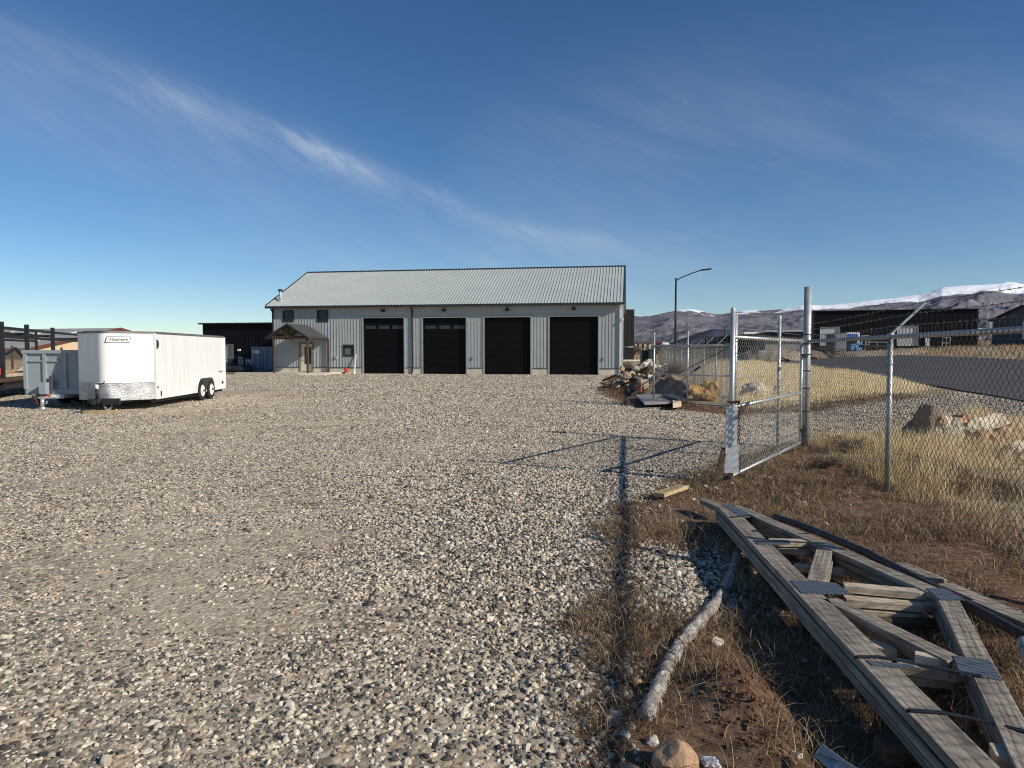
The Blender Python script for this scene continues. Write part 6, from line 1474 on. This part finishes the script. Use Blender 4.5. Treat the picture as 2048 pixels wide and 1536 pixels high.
# long black pipe behind
q = MB(); pp = [(1550, 1034, .16), (1600, 1050, .17), (1660, 1074, .18), (1730, 1104, .19), (1800, 1140, .19), (1860, 1172, .18), (1915, 1200, .14), (1975, 1232, .13), (2048, 1272, .13), (2130, 1320, .12)]
q.tube([G(x_, y_, z_) for x_, y_, z_ in pp], 0.030, 12); tag(q.build('black_pipe', M['pipe_black']), 'long black plastic pipe lying behind the timber stack', 'pipe')
q = MB(); q.tube([G(2050, 1288, .16), G(2060, 1340, .14), G(2080, 1420, .12)], 0.026, 14); q.tube([G(2049, 1284, .162), G(2051, 1300, .157)], 0.031, 14); tag(q.build('pipe_stub', M['white_plastic']), 'short grey white pipe stub at the right edge', 'pipe')
# grey netting tube
q = MB(); cl = [(1475, 1112), (1466, 1150), (1448, 1190), (1420, 1226), (1388, 1262), (1360, 1298), (1338, 1335), (1318, 1378), (1302, 1420), (1290, 1448)]
c3 = [Gr(x_, y_, 0.022) for x_, y_ in cl]
cc = []
for i in range(len(c3) - 1):
    for t in np.arange(0, 1, 0.1): cc.append(c3[i].lerp(c3[i + 1], t))
for _ in range(6): cc = [cc[0]] + [(cc[i - 1] + cc[i] * 2 + cc[i + 1]) / 4 for i in range(1, len(cc) - 1)] + [cc[-1]]
rr = [0.036 + 0.004 * math.sin(i * 0.9) + random.uniform(-.0025, .0025) - (0.014 if i in (0, len(cc) - 1) else 0) - 0.008 * max(0, 1 - i / 12) for i in range(len(cc))]
q.tube(cc, 0.04, 20, radii=rr)
for i in range(len(q.v)):
    v = Vector(q.v[i]); n = mn.fractal(v * 26, 1.0, 2.0, 4); q.v[i] = tuple(v + Vector((n, n * 0.5, n)) * 0.010)
wt_ = empty('sediment_tube', cc[len(cc) // 2], 'grey white fabric covered tube lying in the weeds', 'tube'); q.build('sleeve', M['wattle'], wt_)
q = MB()
for k in sorted(random.sample(range(3, len(cc) - 3), 13)):
    d = (cc[k + 1] - cc[k]).normalized(); u = d.cross(Vector((0, 0, 1))).normalized(); w = u.cross(d)
    q.tube([cc[k] + d * (0.03 + 0.015 * (k % 5)) * (a / 3.14) * (1 if k % 2 else -1) + (u * math.cos(a) + w * math.sin(a)) * (rr[k] + 0.004) for a in np.linspace(-0.3, 3.4, 12)], 0.0022, 4)
q.build('netting_cord', M['strap'], wt_)
# soil clods on the mound
cg = random.Random(9)
for i in range(1):
    me_pts = []
cx = rng.normal(MOUND.x, 0.13, 500); cy = rng.normal(MOUND.y, 0.22, 500); m = 500; r = rng.uniform(0.004, 0.014, m)
q = MB()
for i in range(m):
    z = Tz(cx[i], cy[i]); rr_ = r[i]; c = Vector((cx[i], cy[i], z + rr_ * 0.3)); vs = [c + Vector((rr_ * random.uniform(.6, 1.2) * sx, rr_ * random.uniform(.6, 1.2) * sy, rr_ * random.uniform(.5, 1) * sz)) for sx, sy, sz in ((1, 0, 0), (-1, 0, 0), (0, 1, 0), (0, -1, 0), (0, 0, 1), (0, 0, -1))]
    q.add(vs, [(0, 2, 4), (2, 1, 4), (1, 3, 4), (3, 0, 4), (2, 0, 5), (1, 2, 5), (3, 1, 5), (0, 3, 5)])
tag(q.build('soil_clods', M['soil_red']), 'crumbs of red brown soil on the small mound in the foreground', 'soil', kind='stuff')

# ================================================================== light and sky
EL = math.atan2(1.0, math.hypot(1.58, 0.857)); AZ = math.atan2(1.58, -0.857)
sun = bpy.data.lights.new('sun', 'SUN'); sun.energy = 5.0; sun.angle = R(0.53); sun.color = (1.0, 0.92, 0.79)
so = bpy.data.objects.new('sun', sun); COL.objects.link(so); so.rotation_euler = Vector((1.58, -0.857, 1.0)).to_track_quat('Z', 'Y').to_euler()
w = bpy.data.worlds.new('World'); scene.world = w; w.use_nodes = True; nt = w.node_tree; bg = nt.nodes['Background']
sky = nt.nodes.new('ShaderNodeTexSky'); sky.sky_type = 'NISHITA'; sky.sun_disc = False; sky.sun_elevation = EL; sky.sun_rotation = AZ
sky.altitude = 1900; sky.air_density = 1.0; sky.dust_density = 0.15; sky.ozone_density = 2.6
tc = nt.nodes.new('ShaderNodeTexCoord'); sx = nt.nodes.new('ShaderNodeSeparateXYZ'); nt.links.new(tc.outputs['Generated'], sx.inputs[0])
az = math_(nt, 'ARCTAN2', sx.outputs[0], sx.outputs[1])
hyp = math_(nt, 'SQRT', math_(nt, 'ADD', math_(nt, 'MULTIPLY', sx.outputs[0], sx.outputs[0]), math_(nt, 'MULTIPLY', sx.outputs[1], sx.outputs[1])))
el = math_(nt, 'ARCTAN2', sx.outputs[2], hyp)
def azel(px, py): d = ray(px, py); return math.atan2(d.x, d.y), math.atan2(d.z, math.hypot(d.x, d.y))
def curve(inp, pts, x0, x1, y0, y1):
    """float curve through (x,y) pairs"""
    mr = nt.nodes.new('ShaderNodeMapRange'); nt.links.new(inp, mr.inputs[0]); mr.inputs[1].default_value = x0; mr.inputs[2].default_value = x1
    fc_ = nt.nodes.new('ShaderNodeFloatCurve'); nt.links.new(mr.outputs[0], fc_.inputs['Value']); c = fc_.mapping.curves[0]
    pts = sorted(pts); ps_ = [((a - x0) / (x1 - x0), (b - y0) / (y1 - y0)) for a, b in pts]
    c.points[0].location = ps_[0]; c.points[1].location = ps_[-1]
    for p in ps_[1:-1]: c.points.new(*p)
    fc_.mapping.update()
    m2 = nt.nodes.new('ShaderNodeMapRange'); nt.links.new(fc_.outputs[0], m2.inputs[0]); m2.inputs[3].default_value = y0; m2.inputs[4].default_value = y1
    return m2.outputs[0]
cv = nt.nodes.new('ShaderNodeCombineXYZ'); nt.links.new(az, cv.inputs[0]); nt.links.new(el, cv.inputs[1])
def cn_noise(scx, scy, rot, det=7.0, ro=0.6, dis=0.0):
    mp = nt.nodes.new('ShaderNodeMapping'); mp.inputs['Rotation'].default_value = (0, 0, rot); nt.links.new(cv.outputs[0], mp.inputs[0])
    m2 = nt.nodes.new('ShaderNodeMapping'); m2.inputs['Scale'].default_value = (scx, scy, 1); nt.links.new(mp.outputs[0], m2.inputs[0])
    n = nt.nodes.new('ShaderNodeTexNoise'); n.inputs['Scale'].default_value = 1.0; n.inputs['Detail'].default_value = det; n.inputs['Roughness'].default_value = ro; n.inputs['Distortion'].default_value = dis
    nt.links.new(m2.outputs[0], n.inputs['Vector']); return n.outputs[0]
fine_n = cn_noise(9, 42, R(27), 8, 0.62, 0.5); wide_n = cn_noise(2.2, 7, R(20), 6, 0.6, 0.6)
def streak(pts, wup, wdn, strength):
    """pts in photo pixels turned into directions; soft band about that curve"""
    c = curve(az, [azel(*p) for p in pts], -0.75, 0.75, 0.0, 0.7)
    s = curve(az, [(azel(p[0], 300)[0], k) for p, k in strength], -0.75, 0.75, 0.0, 1.0)
    d = math_(nt, 'ADD', math_(nt, 'SUBTRACT', el, c), math_(nt, 'MULTIPLY', math_(nt, 'SUBTRACT', wide_n, 0.5), 0.05))
    up = math_(nt, 'GREATER_THAN', d, 0.0); wv = math_(nt, 'ADD', math_(nt, 'MULTIPLY', up, wup), math_(nt, 'MULTIPLY', math_(nt, 'SUBTRACT', 1.0, up), wdn))
    q_ = math_(nt, 'DIVIDE', d, wv); g = math_(nt, 'EXPONENT', math_(nt, 'MULTIPLY', math_(nt, 'MULTIPLY', q_, q_), -1.0))
    return math_(nt, 'MULTIPLY', g, s)
main = [(0, 30), (150, 90), (340, 175), (480, 235), (600, 275), (700, 325), (790, 365), (900, 400), (1010, 450), (1200, 478), (1400, 470)]
a_ = streak(main, 0.012, 0.028, [((0, 0), .15), ((200, 0), .17), ((330, 0), .42), ((480, 0), .34), ((560, 0), .5), ((610, 0), 1.0), ((690, 0), 1.0), ((780, 0), .55), ((900, 0), .30), ((1050, 0), .34), ((1250, 0), .22), ((1450, 0), .05)])
b_ = streak([(0, 120), (300, 210), (600, 330), (900, 470), (1200, 500), (1500, 500)], 0.05, 0.12, [((0, 0), .42), ((400, 0), .40), ((800, 0), .34), ((1200, 0), .30), ((1600, 0), .15)])
c_ = streak([(1000, 330), (1200, 290), (1500, 240), (1800, 250), (2048, 290)], 0.09, 0.12, [((900, 0), .05), ((1150, 0), .32), ((1400, 0), .4), ((1800, 0), .34), ((2048, 0), .34)])
d__ = streak([(0, 520), (600, 500), (1300, 545), (1600, 548), (1750, 560), (2048, 560)], 0.02, 0.03, [((0, 0), .10), ((900, 0), .1), ((1400, 0), .34), ((1650, 0), .42), ((1900, 0), .2), ((2048, 0), .1)])
fm = math_(nt, 'MULTIPLY', math_(nt, 'SUBTRACT', fine_n, 0.30), 2.4, clamp=True); wm = math_(nt, 'MULTIPLY', math_(nt, 'SUBTRACT', wide_n, 0.28), 2.2, clamp=True)
cloud = math_(nt, 'ADD', math_(nt, 'MULTIPLY', a_, fm), math_(nt, 'MULTIPLY', math_(nt, 'ADD', math_(nt, 'ADD', b_, c_), d__), math_(nt, 'MULTIPLY', wm, math_(nt, 'ADD', math_(nt, 'MULTIPLY', fm, 0.5), 0.5))), clamp=True)
cloud = math_(nt, 'MULTIPLY', cloud, 0.55)
hs = nt.nodes.new('ShaderNodeHueSaturation'); hs.inputs['Saturation'].default_value = 1.2; nt.links.new(sky.outputs[0], hs.inputs['Color'])
mx = mixc(nt, cloud, hs.outputs[0], (6.6, 7.2, 8.3))
nt.links.new(mx, bg.inputs['Color']); bg.inputs['Strength'].default_value = 0.098
scene.cycles.max_bounces = 6; scene.cycles.use_denoising = True; scene.cycles.denoising_prefilter = 'NONE'; scene.cycles.filter_width = 1.1
scene.cycles.sample_clamp_indirect = 8
